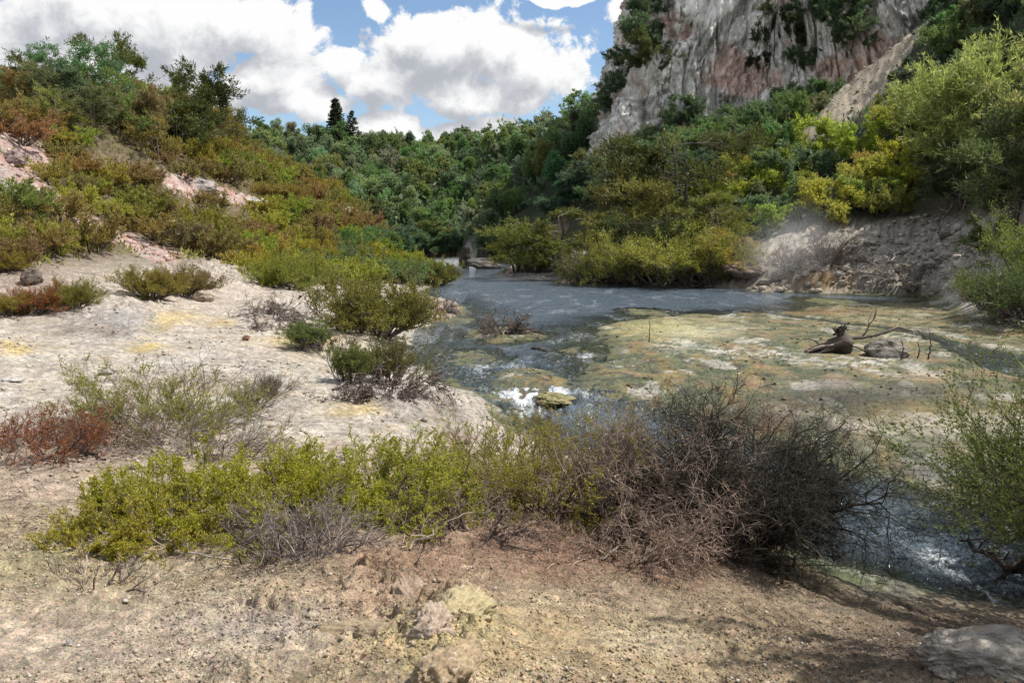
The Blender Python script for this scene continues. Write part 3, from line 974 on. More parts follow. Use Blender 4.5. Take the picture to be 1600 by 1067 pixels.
def tubes(pts, rad, sides=3):
    n, k1, _ = pts.shape
    tan = np.empty_like(pts); tan[:, 1:-1] = pts[:, 2:] - pts[:, :-2]; tan[:, 0] = pts[:, 1] - pts[:, 0]; tan[:, -1] = pts[:, -1] - pts[:, -2]
    tan = unit(tan)
    ref = np.where(np.abs(tan[:, :1, 2:3]) > .8, np.array([1., .1, 0]), np.array([.1, 0, 1.]))
    ref = np.broadcast_to(ref, tan.shape)
    u = unit(np.cross(tan, ref)); v = np.cross(tan, u)
    a = np.arange(sides) / sides * 2 * np.pi
    V = pts[:, :, None] + rad[:, :, None, None] * (u[:, :, None] * np.cos(a)[:, None] + v[:, :, None] * np.sin(a)[:, None])
    idx = np.arange(n * k1 * sides).reshape(n, k1, sides)
    b = np.roll(idx, -1, 2)
    Q = np.stack([idx[:, :-1], b[:, :-1], b[:, 1:], idx[:, 1:]], -1).reshape(-1, 4)
    return V.reshape(-1, 3), Q


def leaf_quads(P, D, L, W, rg):
    n = len(P)
    D = unit(D)
    S = unit(np.cross(D, rg.normal(0, 1, (n, 3))))
    L = np.broadcast_to(L, n)[:, None]; W = np.broadcast_to(W, n)[:, None]
    V = np.stack([P, P + D * L * .45 + S * W * .5, P + D * L, P + D * L * .45 - S * W * .5], 1).reshape(-1, 3)
    Q = np.arange(n * 4).reshape(n, 4)
    t = np.repeat(rg.uniform(0, 1, n), 4)
    return V, Q, t


class MB:
    def __init__(self):
        self.V, self.Q, self.T, self.M, self.n = [], [], [], [], 0

    def add(self, V, Q, t=None, mi=0):
        self.V.append(V); self.Q.append(Q + self.n); self.n += len(V)
        self.T.append(np.full(len(V), .5) if t is None else t); self.M.append(np.full(len(Q), mi))

    def mesh(self, name, mats, sm=False):
        if not self.V:
            return None
        return mk_mesh(name, np.vstack(self.V), np.vstack(self.Q), {'tint': np.concatenate(self.T)}, None, sm, mats, np.concatenate(self.M))


def leaves_on(rg, pts, per, L, W, spread=.5, t0=.1, scat=0.0, up=0.0):
    n, k1, _ = pts.shape; k = k1 - 1
    t = rg.uniform(t0, 1, (n, per)) * k
    i0 = np.minimum(t.astype(int), k - 1); f = (t - i0)[..., None]; ar = np.arange(n)[:, None]
    a = pts[ar, i0]; b = pts[ar, i0 + 1]
    P = (a + (b - a) * f).reshape(-1, 3); T = unit(b - a).reshape(-1, 3)
    m = len(P)
    D = unit(T + rg.normal(0, spread, (m, 3)) + np.array([0, 0, up]))
    if scat:
        P = P + rg.normal(0, scat, (m, 3))
    return leaf_quads(P, D, L * rg.uniform(.6, 1.3, m), W * rg.uniform(.7, 1.3, m), rg)


class Proto:
    """meshes of one plant form: wood, leaf and both in one"""
    def __init__(self, name, wood, leaf):
        self.name = name
        self.wood = wood.mesh(name + '_wood', (M_WOOD,))
        self.leaf = leaf.mesh(name + '_foliage', (M_LEAF,)) if leaf and leaf.V else None
        if self.leaf:
            m = MB()
            for V, Q, T in zip(wood.V, [q for q in wood.Q], wood.T):
                pass
            WV = np.vstack(wood.V); WQ = np.vstack(wood.Q); LV = np.vstack(leaf.V); LQ = np.vstack(leaf.Q) + len(WV)
            self.combo = mk_mesh(name, np.vstack([WV, LV]), np.vstack([WQ, LQ]), {'tint': np.r_[np.concatenate(wood.T), np.concatenate(leaf.T)]}, None, False, (M_WOODF, M_LEAF), np.r_[np.zeros(len(WQ)), np.ones(len(LQ))])
        else:
            self.combo = self.wood


def add_levels(mb, res, sides, rg, upto=None):
    for i, (p, r) in enumerate(res if upto is None else res[:upto]):
        V, Q = tubes(p, r, sides[min(i, len(sides) - 1)])
        t = np.repeat(rg.uniform(0, 1, len(p)), p.shape[1] * sides[min(i, len(sides) - 1)])
        mb.add(V, Q, t)


def kanuka(seed, h=5.0, w=5.0, stems=2, sprays=11, L=.26, W=.085, flat=.75, limbs=7, br=6, tw=6):
    """tea tree: leaning stems, spreading limbs and flat layered pads of fine sprays"""
    rg = np.random.default_rng(seed)
    a = rg.uniform(0, 6.28, stems)
    P = np.stack([np.cos(a) * .12, np.sin(a) * .12, np.full(stems, -.3)], -1)
    D = unit(np.stack([np.cos(a) * .3, np.sin(a) * .3, np.ones(stems)], -1))
    res = grow(rg, P, D, np.full(stems, h * .86) * rg.uniform(.8, 1.05, stems), np.full(stems, h * .02), [
        dict(k=7, jit=.10, trop=(0, 0, .1), n=limbs, t0=.22, ang=1.0, cl=w * .5 / h * 1.0, cr=.5, taper=.3),
        dict(k=5, jit=.14, trop=(0, 0, .02), flat=flat, n=br, t0=.35, ang=.65, cl=.48, cr=.5),
        dict(k=3, jit=.16, flat=min(.8, flat * 1.1), n=tw, t0=.2, ang=.7, cl=.55, cr=.5, up=(0, 0, .2)),
        dict(k=2, jit=.15, trop=(0, 0, .1))])
    wood = MB(); add_levels(wood, res, (7, 5, 3), rg, 3)
    leaf = MB(); leaf.add(*leaves_on(rg, res[3][0], sprays, L, W, .55, .0, .07, .15)); leaf.add(*leaves_on(rg, res[2][0], max(2, sprays // 2), L, W, .6, .3, .08, .2))
    return wood, leaf


def heath(seed, h=1.3, r=1.2, stems=16, br=6, tw=5, sprays=8, L=.17, W=.05, dead=.0, up=.25, lean=.9):
    """low dome of fine upright sprays on many stems"""
    rg = np.random.default_rng(seed)
    a = rg.uniform(0, 6.28, stems); q = np.sqrt(rg.uniform(0, 1, stems))
    P = np.stack([np.cos(a) * q * r * .3, np.sin(a) * q * r * .3, np.full(stems, -.08)], -1)
    D = unit(np.stack([np.cos(a) * q * lean, np.sin(a) * q * lean, np.full(stems, h / r * .75)], -1))
    Ls = np.sqrt((q * r * .95) ** 2 + (h * (1 - q * .35)) ** 2) * rg.uniform(.6, 1.0, stems)
    res = grow(rg, P, D, Ls, np.full(stems, .022 * r), [
        dict(k=5, jit=.16, trop=(0, 0, .03), n=br, t0=.3, ang=.6, cl=.45, cr=.55, up=(0, 0, up)),
        dict(k=3, jit=.16, n=tw, t0=.15, ang=.6, cl=.55, cr=.6, up=(0, 0, up)),
        dict(k=2, jit=.15, trop=(0, 0, .12))])
    wood = MB(); add_levels(wood, res, (4, 3, 3), rg, 3 if dead else 2)
    leaf = MB()
    ks = res[2][0]
    if dead:
        ks = ks[rg.uniform(0, 1, len(ks)) > dead]
    leaf.add(*leaves_on(rg, ks, sprays, L, W, .5, .0, .02 * r, .2))
    return wood, leaf


def broadleaf(seed, h=8, w=7, lumps=16, spread=.24, per=300, L=.44, W=.30):
    """round crowned forest tree: leaf clumps over lumpy boughs"""
    rg = np.random.default_rng(seed)
    wood = MB(); leaf = MB()
    P = np.array([[0, 0, -.6]]); D = np.array([[rg.normal(0, .06), rg.normal(0, .06), 1.]])
    res = grow(rg, P, D, np.array([h * .75]), np.array([h * .025]), [
        dict(k=6, jit=.06, n=lumps, t0=.3, ang=.95, cl=w / h * .5, cr=.5, taper=.4), dict(k=4, jit=.14, trop=(0, 0, .1))])
    add_levels(wood, res, (6, 4), rg)
    ends = np.vstack([res[1][0][:, -1], res[1][0][:, 2], res[0][0][:, -1]])
    for c in ends:
        rr = w * rg.uniform(.07, spread)
        n = int(per * (rr / (w * .18)) ** 2)
        v = unit(rg.normal(0, 1, (n, 3)) + np.array([0, 0, .3])) * rg.uniform(.7, 1.25, 3)
        pos = c + v * rr * rg.uniform(.35, 1.2, (n, 1)) ** .7
        leaf.add(*leaf_quads(pos, unit(v * .55 + rg.normal(0, .7, (n, 3)) + np.array([0, 0, .1])), L * rg.uniform(.5, 1.2, n), W * rg.uniform(.6, 1.2, n), rg))
    return wood, leaf


def conifer(seed, h=10, w=4.6, tiers=26, per=11):
    rg = np.random.default_rng(seed)
    wood = MB(); leaf = MB()
    res = grow(rg, np.array([[0, 0, -.5]]), np.array([[0, 0, 1.]]), np.array([h]), np.array([.22]), [dict(k=8, jit=.01, taper=.1)])
    add_levels(wood, res, (6,), rg)
    zz = np.linspace(.08, .985, tiers)
    P, D, L = [], [], []
    for t in zz:
        prof = (1 - t) ** .62 * min(1, .55 + t * 2.2)
        m = max(4, int(per * (.35 + prof)))
        a = rg.uniform(0, 6.28, m)
        P += [(0, 0, t * h)] * m; D += [(math.cos(q), math.sin(q), .18) for q in a]; L += list(w * .5 * prof * rg.uniform(.75, 1.1, m) + .1)
    res = grow(rg, np.array(P), unit(np.array(D)), np.array(L), np.full(len(P), .03), [dict(k=5, jit=.06, trop=(0, 0, -.02))])
    add_levels(wood, res, (3,), rg)
    leaf.add(*leaves_on(rg, res[0][0], 26, .5, .2, .6, .1, .08, -.05))
    return wood, leaf


def near_shrub(seed, rx, ry, h, stems=45, br=8, tw=6, per=16, L=.017, W=.008, dead=.0, lean=1.0, len_=.8, up=.15, drop=None, rad=.009):
    """a spreading shrub close by: real twigs and small leaves"""
    rg = np.random.default_rng(seed)
    a = rg.uniform(0, 6.28, stems); q = np.sqrt(rg.uniform(0, 1, stems))
    P = np.stack([np.cos(a) * q * rx * .8, np.sin(a) * q * ry * .8, np.full(stems, -.06)], -1)
    D = unit(np.stack([np.cos(a) * q * lean + rg.normal(0, .3, stems), np.sin(a) * q * lean * .8 + rg.normal(0, .3, stems), rg.uniform(.2, .85, stems)], -1))
    Ls = h * len_ * rg.uniform(.7, 1.35, stems) * 1.25
    res = grow(rg, P, D, Ls, np.full(stems, rad), [
        dict(k=6, jit=.2, trop=(0, 0, -.02), n=br, t0=.25, ang=.7, cl=.42, cr=.5, up=(0, 0, up)),
        dict(k=4, jit=.2, n=tw, t0=.15, ang=.65, cl=.5, cr=.6, up=(0, 0, up), rmin=.0018),
        dict(k=3, jit=.18, trop=(0, 0, .05))])
    wood = MB(); add_levels(wood, res, (5, 3, 3), rg, 3)
    leaf = MB()
    ks = res[2][0]
    if dead:
        f = fbm(ks[:, 0, 0] * 1.0, ks[:, 0, 1] + ks[:, 0, 2], 2.2, 3, seed)
        ks = ks[(f + rg.normal(0, .12, len(ks))) > (dead - .5)]
    if per and len(ks):
        leaf.add(*leaves_on(rg, ks, per, L, W, .75, .0, .006, .2))
    return wood, leaf


def dead_bush(seed, rx, ry, h, stems=16, n1=8, n2=8, n3=7, rad=.028, up=.1, lean=1.0, seg=4, trop=-.03, r4=.0016, r2=.0022, jit=1.0):
    rg = np.random.default_rng(seed)
    a = rg.uniform(0, 6.28, stems); q = np.sqrt(rg.uniform(.02, 1, stems))
    P = np.stack([np.cos(a) * .16 * rx, np.sin(a) * .16 * ry, np.full(stems, -.08)], -1)
    D = unit(np.stack([np.cos(a) * q * rx * lean, np.sin(a) * q * ry * lean, h * (1.12 - q * .75)], -1))
    Ls = np.sqrt((q * rx) ** 2 + (h * (1.08 - q * .55)) ** 2) * rg.uniform(.72, .98, stems)
    lv = [dict(k=6, jit=.17 * jit, trop=(0, 0, trop * .5), n=n1, t0=.22, ang=.75, cl=.42, cr=.5, up=(0, 0, up), taper=.35),
          dict(k=seg, jit=.22 * jit, trop=(0, 0, trop), n=n2, t0=.1, ang=.75, cl=.5, cr=.5, up=(0, 0, up * .5), rmin=r2),
          dict(k=3, jit=.24 * jit, trop=(0, 0, trop), n=n3, t0=.1, ang=.75, cl=.5, cr=.6, rmin=r4),
          dict(k=2, jit=.25)]
    if not n3:
        lv[2].pop('n')
        lv = lv[:3]
    res = grow(rg, P, D, Ls, rad * rg.uniform(.6, 1.2, stems), lv)
    return res, rg


# ------------------------------------------------------------------ placing plants
KIND_N = {}


def plant(proto, name, loc, rz, sc, leafcol, woodcol=(.11, .09, .075), label=None, cat='shrub', group=None, parts=True, crown='crown', trunk='trunk'):
    if parts and proto.leaf:
        r = link(name, None, None, loc, (0, 0, rz), sc)
        r.empty_display_size = .2
        link(trunk, proto.wood, r, color=woodcol)
        link(crown, proto.leaf, r, color=leafcol)
    else:
        r = link(name, proto.combo, None, loc, (0, 0, rz), sc, leafcol)
    tag(r, label, cat, group)
    return r


ORD = ['first', 'second', 'third', 'fourth', 'fifth', 'sixth', 'seventh', 'eighth', 'ninth', 'tenth', 'eleventh', 'twelfth']
PENDING = []      # (object, phrase, px, py, landmarks)


def settle_labels():
    """name each scattered plant by its look, by the landmark it grows next to and by its place along that bit of slope"""
    b = {}
    for o, phrase, px, py, marks in PENDING:
        best = min(marks, key=lambda m: abs(px - m[0]) + 1.4 * abs(py - m[1]))
        dx, dy = px - best[0], (py - best[1]) * 1.4
        if abs(dx) > abs(dy):
            dr = 'right of' if dx > 0 else 'left of'
        else:
            dr = 'below' if dy > 0 else 'above'
        b.setdefault((phrase, dr, best[2]), []).append((px, py, o))
    for (phrase, dr, mark), it in b.items():
        if len(it) == 1:
            it[0][2]['label'] = f'{phrase} {dr} {mark}'
            continue
        it.sort(key=lambda t: t[1])
        rows = [it[i:i + 8] for i in range(0, len(it), 8)]
        if len(rows) > 1 and len(rows[-1]) < 2:
            last = rows.pop()
            rows[-1] = rows[-1] + last
        for k, row in enumerate(rows):
            row.sort(key=lambda t: t[0])
            rn = '' if len(rows) == 1 else (' top row' if k == 0 else (' bottom row' if k == len(rows) - 1 else f' {ORD[k]} row down'))
            for j, (_, _, o) in enumerate(row):
                place = 'leftmost' if j == 0 else ('rightmost' if j == len(row) - 1 else f'{ORD[j]} from left')
                o['label'] = f'{phrase}, {place}{rn}, {dr} {mark}'


def visible(x, y, z, tol=1.0):
    t = np.linspace(.04, .97, 50)[None]
    xs = x[:, None] * t; ys = y[:, None] * t
    zs = CAMZ + (z[:, None] - CAMZ) * t
    return (terrain(xs, ys, False) - zs).max(1) < tol


def candidates(x0, x1, y0, y1, sp, seed, tol=1.0, jit=.42):
    rg = np.random.default_rng(seed)
    gx, gy = np.meshgrid(np.arange(x0, x1, sp), np.arange(y0, y1, sp))
    gx = gx + (np.arange(gx.shape[0]) % 2)[:, None] * sp * .5
    x = (gx + rg.uniform(-jit, jit, gx.shape) * sp).ravel(); y = (gy + rg.uniform(-jit, jit, gx.shape) * sp).ravel()
    z = terrain(x, y)
    px, py, _ = project(x, y, z)
    k = (px > -120) & (px < 1720) & visible(x, y, z, tol)
    return x[k], y[k], z[k], px[k], py[k], rg


def jitcol(rg, c, a=.18):
    return tuple(float(v * rg.uniform(1 - a, 1 + a)) for v in c)


OLIVE = (.23, .215, .062); YELG = (.28, .275, .05); RUST = (.255, .19, .08); DKG = (.095, .145, .082); MIDG = (.14, .19, .085); GOLD = (.33, .31, .065); SAGE = (.19, .24, .185); BROWN = (.215, .165, .085)

KAN = [Proto(f'tea_tree_form', *kanuka(100 + i, 4.6, 5.2, 2 + i % 2, 17, .22, .062)) for i in range(4)]
KAN_BIG = [Proto('layered_tea_tree_form', *kanuka(120 + i, 8.0, 9.0, 3, 22, .30, .07, .42, 9, 7, 6)) for i in range(3)]
HEA = [Proto('heath_form', *heath(140 + i, 1.2, 1.35, 18, 6, 5, 12, .16, .042)) for i in range(4)]
LOWH = [Proto('low_heath_form', *heath(150 + i, .75, 1.3, 18, 6, 5, 8, .15, .045, 0, .12, 1.2)) for i in range(3)]
SCR = [Proto('dense_scrub_form', *kanuka(160 + i, 3.6, 4.8, 3, 19, .27, .085, .85, 6, 6, 6)) for i in range(4)]
FOR = [Proto('forest_tree_form', *broadleaf(170 + i, (8.5, 10.5, 7, 9.5, 8)[i], (7.5, 6, 8.5, 7, 5.5)[i], (16, 20, 22, 18, 14)[i])) for i in range(5)] + [Proto('forest_tree_form', *kanuka(176 + i, 9.5, 7.5, 2, 17, .5, .22, .9, 7, 6, 5)) for i in range(2)]

MARK_L = [(40, 225, 'the red earth scar'), (160, 350, 'the pink bare gully'), (340, 300, 'the grey rock rib'), (310, 190, 'the umbrella tree'), (560, 430, 'the bright bank'),
          (60, 385, 'the reddish soil ledge'), (480, 360, 'the mid spur'), (180, 110, 'the hilltop thicket'), (260, 440, 'the sinter shelf'), (620, 400, 'the spur tip')]
MARK_R = [(1050, 300, 'the tallest tea tree'), (1200, 390, 'the steam vent'), (1320, 170, 'the tan scree chute'), (1440, 275, 'the overhanging ledge'), (1500, 130, 'the feathery tree'), (1400, 410, 'the grey rubble slide'),
          (1100, 200, 'the cliff foot'), (960, 240, 'the cliff corner'), (1550, 40, 'the slope top'), (1200, 290, 'the golden scrub band')]
MARK_F = [(535, 215, 'the skyline conifers'), (430, 250, 'the spur skyline'), (650, 240, 'the ridge dip'), (700, 320, 'the far slope middle'), (720, 375, 'the far lake shore'), (850, 230, 'the rising ridge'), (900, 300, 'the shaded gully'), (560, 310, 'the pale wooded bay'), (800, 345, 'the lakeside grove')]

# left hill: thicket of tea trees on the upper part
UP_L = [(-140, 20), (60, 95), (190, 120), (300, 150), (352, 225), (345, 262), (300, 262), (235, 262), (150, 250), (90, 218), (40, 190), (-140, 150)]
x, y, z, px, py, rg = candidates(-62, -16, 34, 84, 2.6, 1, tol=2.2)
m = inpoly(px, py, UP_L) | ((py < 150) & (px < 330) & (y < 75))
n = 0
for i in np.where(m)[0]:
    c = OLIVE if rg.random() < .55 else (MIDG if rg.random() < .72 else BROWN)
    ph = {OLIVE: 'olive tea tree', MIDG: 'deep green tea tree', BROWN: 'brown tinged tea tree'}[c]
    s = rg.uniform(.55, .92) * (.8 if px[i] < 110 else 1)
    o = plant(KAN[n % 4], 'tea_tree', (x[i], y[i], z[i]), rg.uniform(0, 6.28), s, jitcol(rg, c), cat='tree', group='tea trees on the upper slope')
    PENDING.append((o, ph, px[i], py[i] - 40, MARK_L)); n += 1

# left hill: heath on the lower part
LOW_L = [(-140, 150), (0, 180), (90, 215), (150, 250), (235, 262), (345, 200), (400, 215), (470, 262), (560, 325), (605, 390), (652, 415), (690, 438), (672, 446), (600, 446), (540, 448), (430, 446), (400, 425), (330, 405), (280, 408), (200, 402), (150, 400), (80, 418), (-140, 440)]
x, y, z, px, py, rg = candidates(-46, -4, 26, 90, 1.75, 2, tol=1.4)
m = inpoly(px, py, LOW_L)
for poly in SCAR['pink']:
    m &= ~((inpoly(px, py, poly) | inpoly(px, py - 14, poly) | inpoly(px, py - 26, poly)) & (rg.random(len(px)) > .05))
idx = np.where(m)[0]
print('heath candidates', len(idx))
idx = sorted(idx, key=lambda i: y[i])[:300]
n = 0
for i in idx:
    q = float(np.clip(.5 + 1.5 * fbm(x[i:i+1], y[i:i+1], .16, 3, 777)[0] + rg.normal(0, .13), 0, 1))
    rust = .45 if (px[i] > 350 or py[i] < 300) else .3
    if px[i] > 400 and py[i] > 385:
        c = YELG if q < .7 else MIDG
    else:
        c = RUST if q < rust * .75 else (GOLD if q < rust + .05 else (OLIVE if q < .75 else (YELG if q < .88 else BROWN)))
    ph = {YELG: 'yellow green heath', MIDG: 'green heath', RUST: 'rust orange heath', GOLD: 'golden heath', OLIVE: 'olive heath', BROWN: 'brown heath'}[c]
    o = plant(HEA[n % 4] if n % 5 else LOWH[n % 3], 'heath_shrub', (x[i], y[i], z[i]), rg.uniform(0, 6.28), rg.uniform(.75, 1.3), jitcol(rg, c), cat='shrub', group='heath shrubs on the open slope', trunk='stem', crown='foliage')
    PENDING.append((o, ph, px[i], py[i] - 10, MARK_L)); n += 1
print('left', len(PENDING))

# far forest
FOR_P = [(330, 262), (370, 232), (430, 222), (650, 238), (760, 238), (870, 190), (960, 170), (965, 235), (890, 300), (810, 335), (775, 402), (615, 402), (560, 345), (420, 280)]
x, y, z, px, py, rg = candidates(-95, 40, 124, 262, 6.0, 3, tol=3.5)
m = inpoly(px, py, FOR_P) & ((x < 12) | (y > 150)) & (y > 127)
idx = np.where(m)[0]
print('forest candidates', len(idx))
if len(idx) > 300:
    idx = sorted(idx, key=lambda i: y[i])[:300]
n = 0
for i in idx:
    q = rg.random()
    west = px[i] < 640
    c = SAGE if q < (.5 if west else .22) else (DKG if q < .7 else MIDG)
    ph = {SAGE: 'sage green forest tree', DKG: 'dark green forest tree', MIDG: 'mid green forest tree'}[c]
    c = tuple(v * k_ for v, k_ in zip(c, (1.22, 1.2, 1.02)))
    o = plant(FOR[(n * 5 + n // 7) % 7], 'forest_tree', (x[i], y[i], z[i]), rg.uniform(0, 6.28), rg.uniform(.42, .85), jitcol(rg, c), cat='tree', group='forest trees across the lake', parts=False)
    PENDING.append((o, ph, px[i], py[i] - 20, MARK_F)); n += 1

# scrub under the cliff and on the right slope
SC_P = [(905, 285), (930, 215), (960, 200), (985, 222), (1060, 222), (1130, 210), (1180, 170), (1290, 120), (1345, 85), (1385, 20), (1420, 20), (1365, 90), (1300, 160), (1246, 218), (1180, 270), (1120, 320), (1000, 330), (900, 330), (850, 350)]
SC_R = [(1270, 222), (1335, 172), (1395, 108), (1458, 20), (1480, -60), (1700, -120), (1700, 330), (1500, 330), (1420, 300), (1380, 330), (1300, 350), (1240, 350), (1180, 380), (1130, 370), (1120, 320), (1180, 275)]
x, y, z, px, py, rg = candidates(2, 84, 36, 128, 3.3, 4, tol=2.5)
m = (inpoly(px, py, SC_P) | inpoly(px, py, SC_R)) & ~((px > 1410) & (px < 1500) & (py > 262) & (py < 345))
for poly in SCAR['tan']:
    m &= ~(inpoly(px, py, poly) | inpoly(px, py - 22, poly) | inpoly(px - 14, py - 42, poly) | inpoly(px - 12, py - 62, poly)) | (rg.random(len(px)) < .07)
idx = np.where(m)[0]
print('scrub candidates', len(idx))
if len(idx) > 300:
    idx = sorted(idx, key=lambda i: y[i])[:300]
n = 0
for i in idx:
    q = rg.random()
    golden = (1110 < px[i] < 1450) and (195 < py[i] < 385) and py[i] > 370 - .37 * (px[i] - 1000) - 40
    c = (GOLD if q < .42 else YELG if q < .8 else MIDG) if golden else (DKG if q < .62 else MIDG)
    ph = {GOLD: 'golden green scrub bush', YELG: 'yellow green scrub bush', MIDG: 'mid green scrub bush', DKG: 'dark green scrub bush'}[c]
    if golden:
        c = (c[0] * 1.0, c[1] * 1.1, c[2] * 1.3)
    s = rg.uniform(.65, 1.15) * (1.1 if y[i] > 85 else .85)
    o = plant(SCR[n % 4], 'scrub_bush', (x[i], y[i], z[i] - .2), rg.uniform(0, 6.28), s, jitcol(rg, c), cat='bush', group='scrub on the cliff side slope', parts=y[i] < 100)
    PENDING.append((o, ph, px[i], py[i] - 25, MARK_R)); n += 1
settle_labels()


def undergrowth(name, polys, box, sp, seed, L, W, hgt, col, skip=()):
    """ground cover nobody could count, one mesh"""
    x, y, z, px, py, rg = candidates(*box, sp, seed, 1.5, .5)
    m = np.zeros(len(x), bool)
    for p in polys:
        m |= inpoly(px, py, p)
    for p in skip:
        m &= ~inpoly(px, py, p)
    P = np.stack([x, y, z], -1)[m]
    rep = 3
    P = np.repeat(P, rep, 0); n = len(P)
    P = P + rg.normal(0, sp * .4, (n, 3)) * (1, 1, 0)
    P[:, 2] = terrain(P[:, 0], P[:, 1]) + rg.uniform(-.05, hgt, n)
    D = unit(rg.normal(0, .6, (n, 3)) + (0, 0, .8))
    mb = MB(); mb.add(*leaf_quads(P, D, L * rg.uniform(.6, 1.4, n), W * rg.uniform(.6, 1.4, n), rg))
    o = link(name, mb.mesh(name, (M_LEAF,)), color=col)
    tag(o, kind='stuff')


undergrowth('heath_ground_cover', [LOW_L, UP_L], (-60, -4, 26, 90), .42, 21, .3, .09, .35, OLIVE, SCAR['pink'])
undergrowth('forest_undergrowth', [FOR_P], (-95, 40, 130, 262), 2.0, 22, 1.6, .9, 2.2, DKG)
undergrowth('scrub_undergrowth', [SC_P, SC_R], (2, 84, 36, 130), .95, 23, .7, .3, .8, DKG, SCAR['tan'])


# ------------------------------------------------------------------ trees and shrubs set one by one
def put(proto, name, px, py, h_px, label, col, cat='tree', rz=0, wood=(.12, .10, .085), nat_h=1.0, trunk='trunk', crown='crown', group=None, dy=0, wide=1.0):
    """stand a plant on the ground seen at (px, py); h_px is its height in the photo"""
    p = hit(px, py)
    p.y += dy
    if dy:
        p.x = p.x * (p.y / (p.y - dy)); p.z = height(p.x, p.y)
    s = h_px * p.y / F / nat_h
    return plant(proto, name, p, rz, (s * wide, s * wide, s), col, wood, label, cat, group, True, crown, trunk)


CON = [Proto('conifer_form', *conifer(201, 10, 5.0)), Proto('young_conifer_form', *conifer(202, 10, 5.5, 16, 9))]
put(CON[0], 'conifer_tree', 526, 234, 74, 'tall dense dome topped conifer on the far skyline', (0.032, 0.046, 0.026), nat_h=10)
put(CON[1], 'conifer_tree', 551, 236, 58, 'shorter thin conifer beside the dome topped one on the skyline', (0.038, 0.052, 0.029), nat_h=10)
put(CON[1], 'pine_tree', 1208, 285, 62, 'pale blue green young pine on the slope under the cliff', (0.116, 0.167, 0.072), nat_h=10)
put(CON[1], 'pine_tree', 1518, 78, 52, 'pale young pine on the shaded slope, above the feathery tree', (0.087, 0.145, 0.072), nat_h=10)
LKH = 5.0; BKH = 8.2
put(KAN[1], 'tea_tree', 312, 240, 122, 'umbrella shaped dark green skyline tree at the thicket edge', (0.072, 0.090, 0.032), nat_h=LKH, rz=1.0)
put(KAN[2], 'tea_tree', 175, 165, 100, 'tallest bushy tree on top of the hill thicket', (0.109, 0.123, 0.036), nat_h=LKH, rz=2)
put(KAN[0], 'tea_tree', 40, 150, 80, 'thin topped dark tree at the hill edge by the frame side', (0.087, 0.090, 0.032), nat_h=LKH, rz=3)
# lakeside grove
put(KAN_BIG[0], 'tea_tree', 866, 430, 118, 'spreading dark tea tree leaning over the lake from the point', (.125, .14, .038), nat_h=BKH, wide=1.35)
put(KAN_BIG[1], 'tea_tree', 806, 431, 80, 'low yellow green tea tree on the tip of the point', (.19, .19, .045), nat_h=BKH, rz=1, wide=1.2)
put(KAN_BIG[1], 'tea_tree', 955, 425, 138, 'olive tea tree with pale tips behind the lakeside grove', (.18, .165, .055), nat_h=BKH, rz=2, dy=6)
put(KAN_BIG[2], 'tea_tree', 1052, 412, 205, 'tallest layered tea tree in the lakeside grove', (.075, .085, .027), nat_h=BKH, rz=.6, dy=8, wide=.95)
put(KAN_BIG[0], 'tea_tree', 1118, 418, 120, 'flat layered tea tree beside the tallest one', (.16, .175, .048), nat_h=BKH, rz=3.4, dy=2)
put(KAN_BIG[2], 'tea_tree', 1000, 430, 92, 'dark tea tree at the heart of the lakeside grove', (.05, .065, .022), nat_h=BKH, rz=4.0, dy=3)
SHR = [Proto('full_shrub_form', *heath(210 + i, 3.6, 4.2, 34, 8, 7, 13, .23, .06)) for i in range(2)]
put(SHR[0], 'tea_tree_shrub', 955, 444, 56, 'dense green shrub on the shore by the grey dead brush', (.19, .20, .05), 'shrub', nat_h=3.8, trunk='stem', crown='foliage', wide=1.0)
put(SHR[1], 'tea_tree_shrub', 1035, 447, 66, 'widest yellow green shrub on the shore', (.25, .235, .055), 'shrub', nat_h=3.8, trunk='stem', crown='foliage', rz=1, wide=1.25)
put(SHR[0], 'tea_tree_shrub', 1108, 446, 60, 'green shore shrub under the orange topped tree', (.21, .22, .055), 'shrub', nat_h=3.8, trunk='stem', crown='foliage', rz=2)
put(SHR[1], 'tea_tree_shrub', 1022, 400, 62, 'grey green twiggy shrub between the grove trees', (.22, .225, .14), 'shrub', nat_h=3.8, trunk='stem', crown='foliage', rz=3)
put(KAN[3], 'tea_tree', 1142, 437, 74, 'orange topped tea tree over the brown bank', (.30, .225, .06), nat_h=LKH, rz=1, wide=1.1)
put(CON[1], 'spiky_shrub', 972, 412, 66, 'dark spiky upright shrub inside the lakeside grove', (0.051, 0.070, 0.029), 'shrub', nat_h=10, wide=1.0)
# right slope
FEA = Proto('feathery_tree_form', *kanuka(230, 7.5, 8.5, 3, 16, .42, .07, 1.0, 10, 8, 6))
DRO = Proto('drooping_tree_form', *kanuka(231, 8.0, 8.0, 3, 14, .40, .09, .9, 10, 7, 6))
put(FEA, 'feathery_tree', 1530, 300, 178, 'large feathery yellow green tree catching sun on the slope', (.285, .335, .125), nat_h=7.8, rz=.5, wide=.95)
put(FEA, 'feathery_tree', 1650, 275, 165, 'second feathery tree with golden top cut by the frame edge', (.29, .30, .12), nat_h=7.8, rz=2.5)
put(DRO, 'drooping_tree', 1590, 365, 180, 'dark drooping tree hanging over the slope at the frame edge', (.10, .13, .055), nat_h=8.4, rz=1.4)
put(DRO, 'drooping_tree', 1500, 335, 110, 'dark green drooping bush below the feathery tree', (.09, .12, .055), nat_h=8.4, rz=2.4)
put(HEA[0], 'tea_tree_shrub', 1435, 262, 52, 'brightest lime yellow shrub above the overhanging ledge', (0.319, 0.304, 0.043), 'shrub', nat_h=1.5, trunk='stem', crown='foliage')
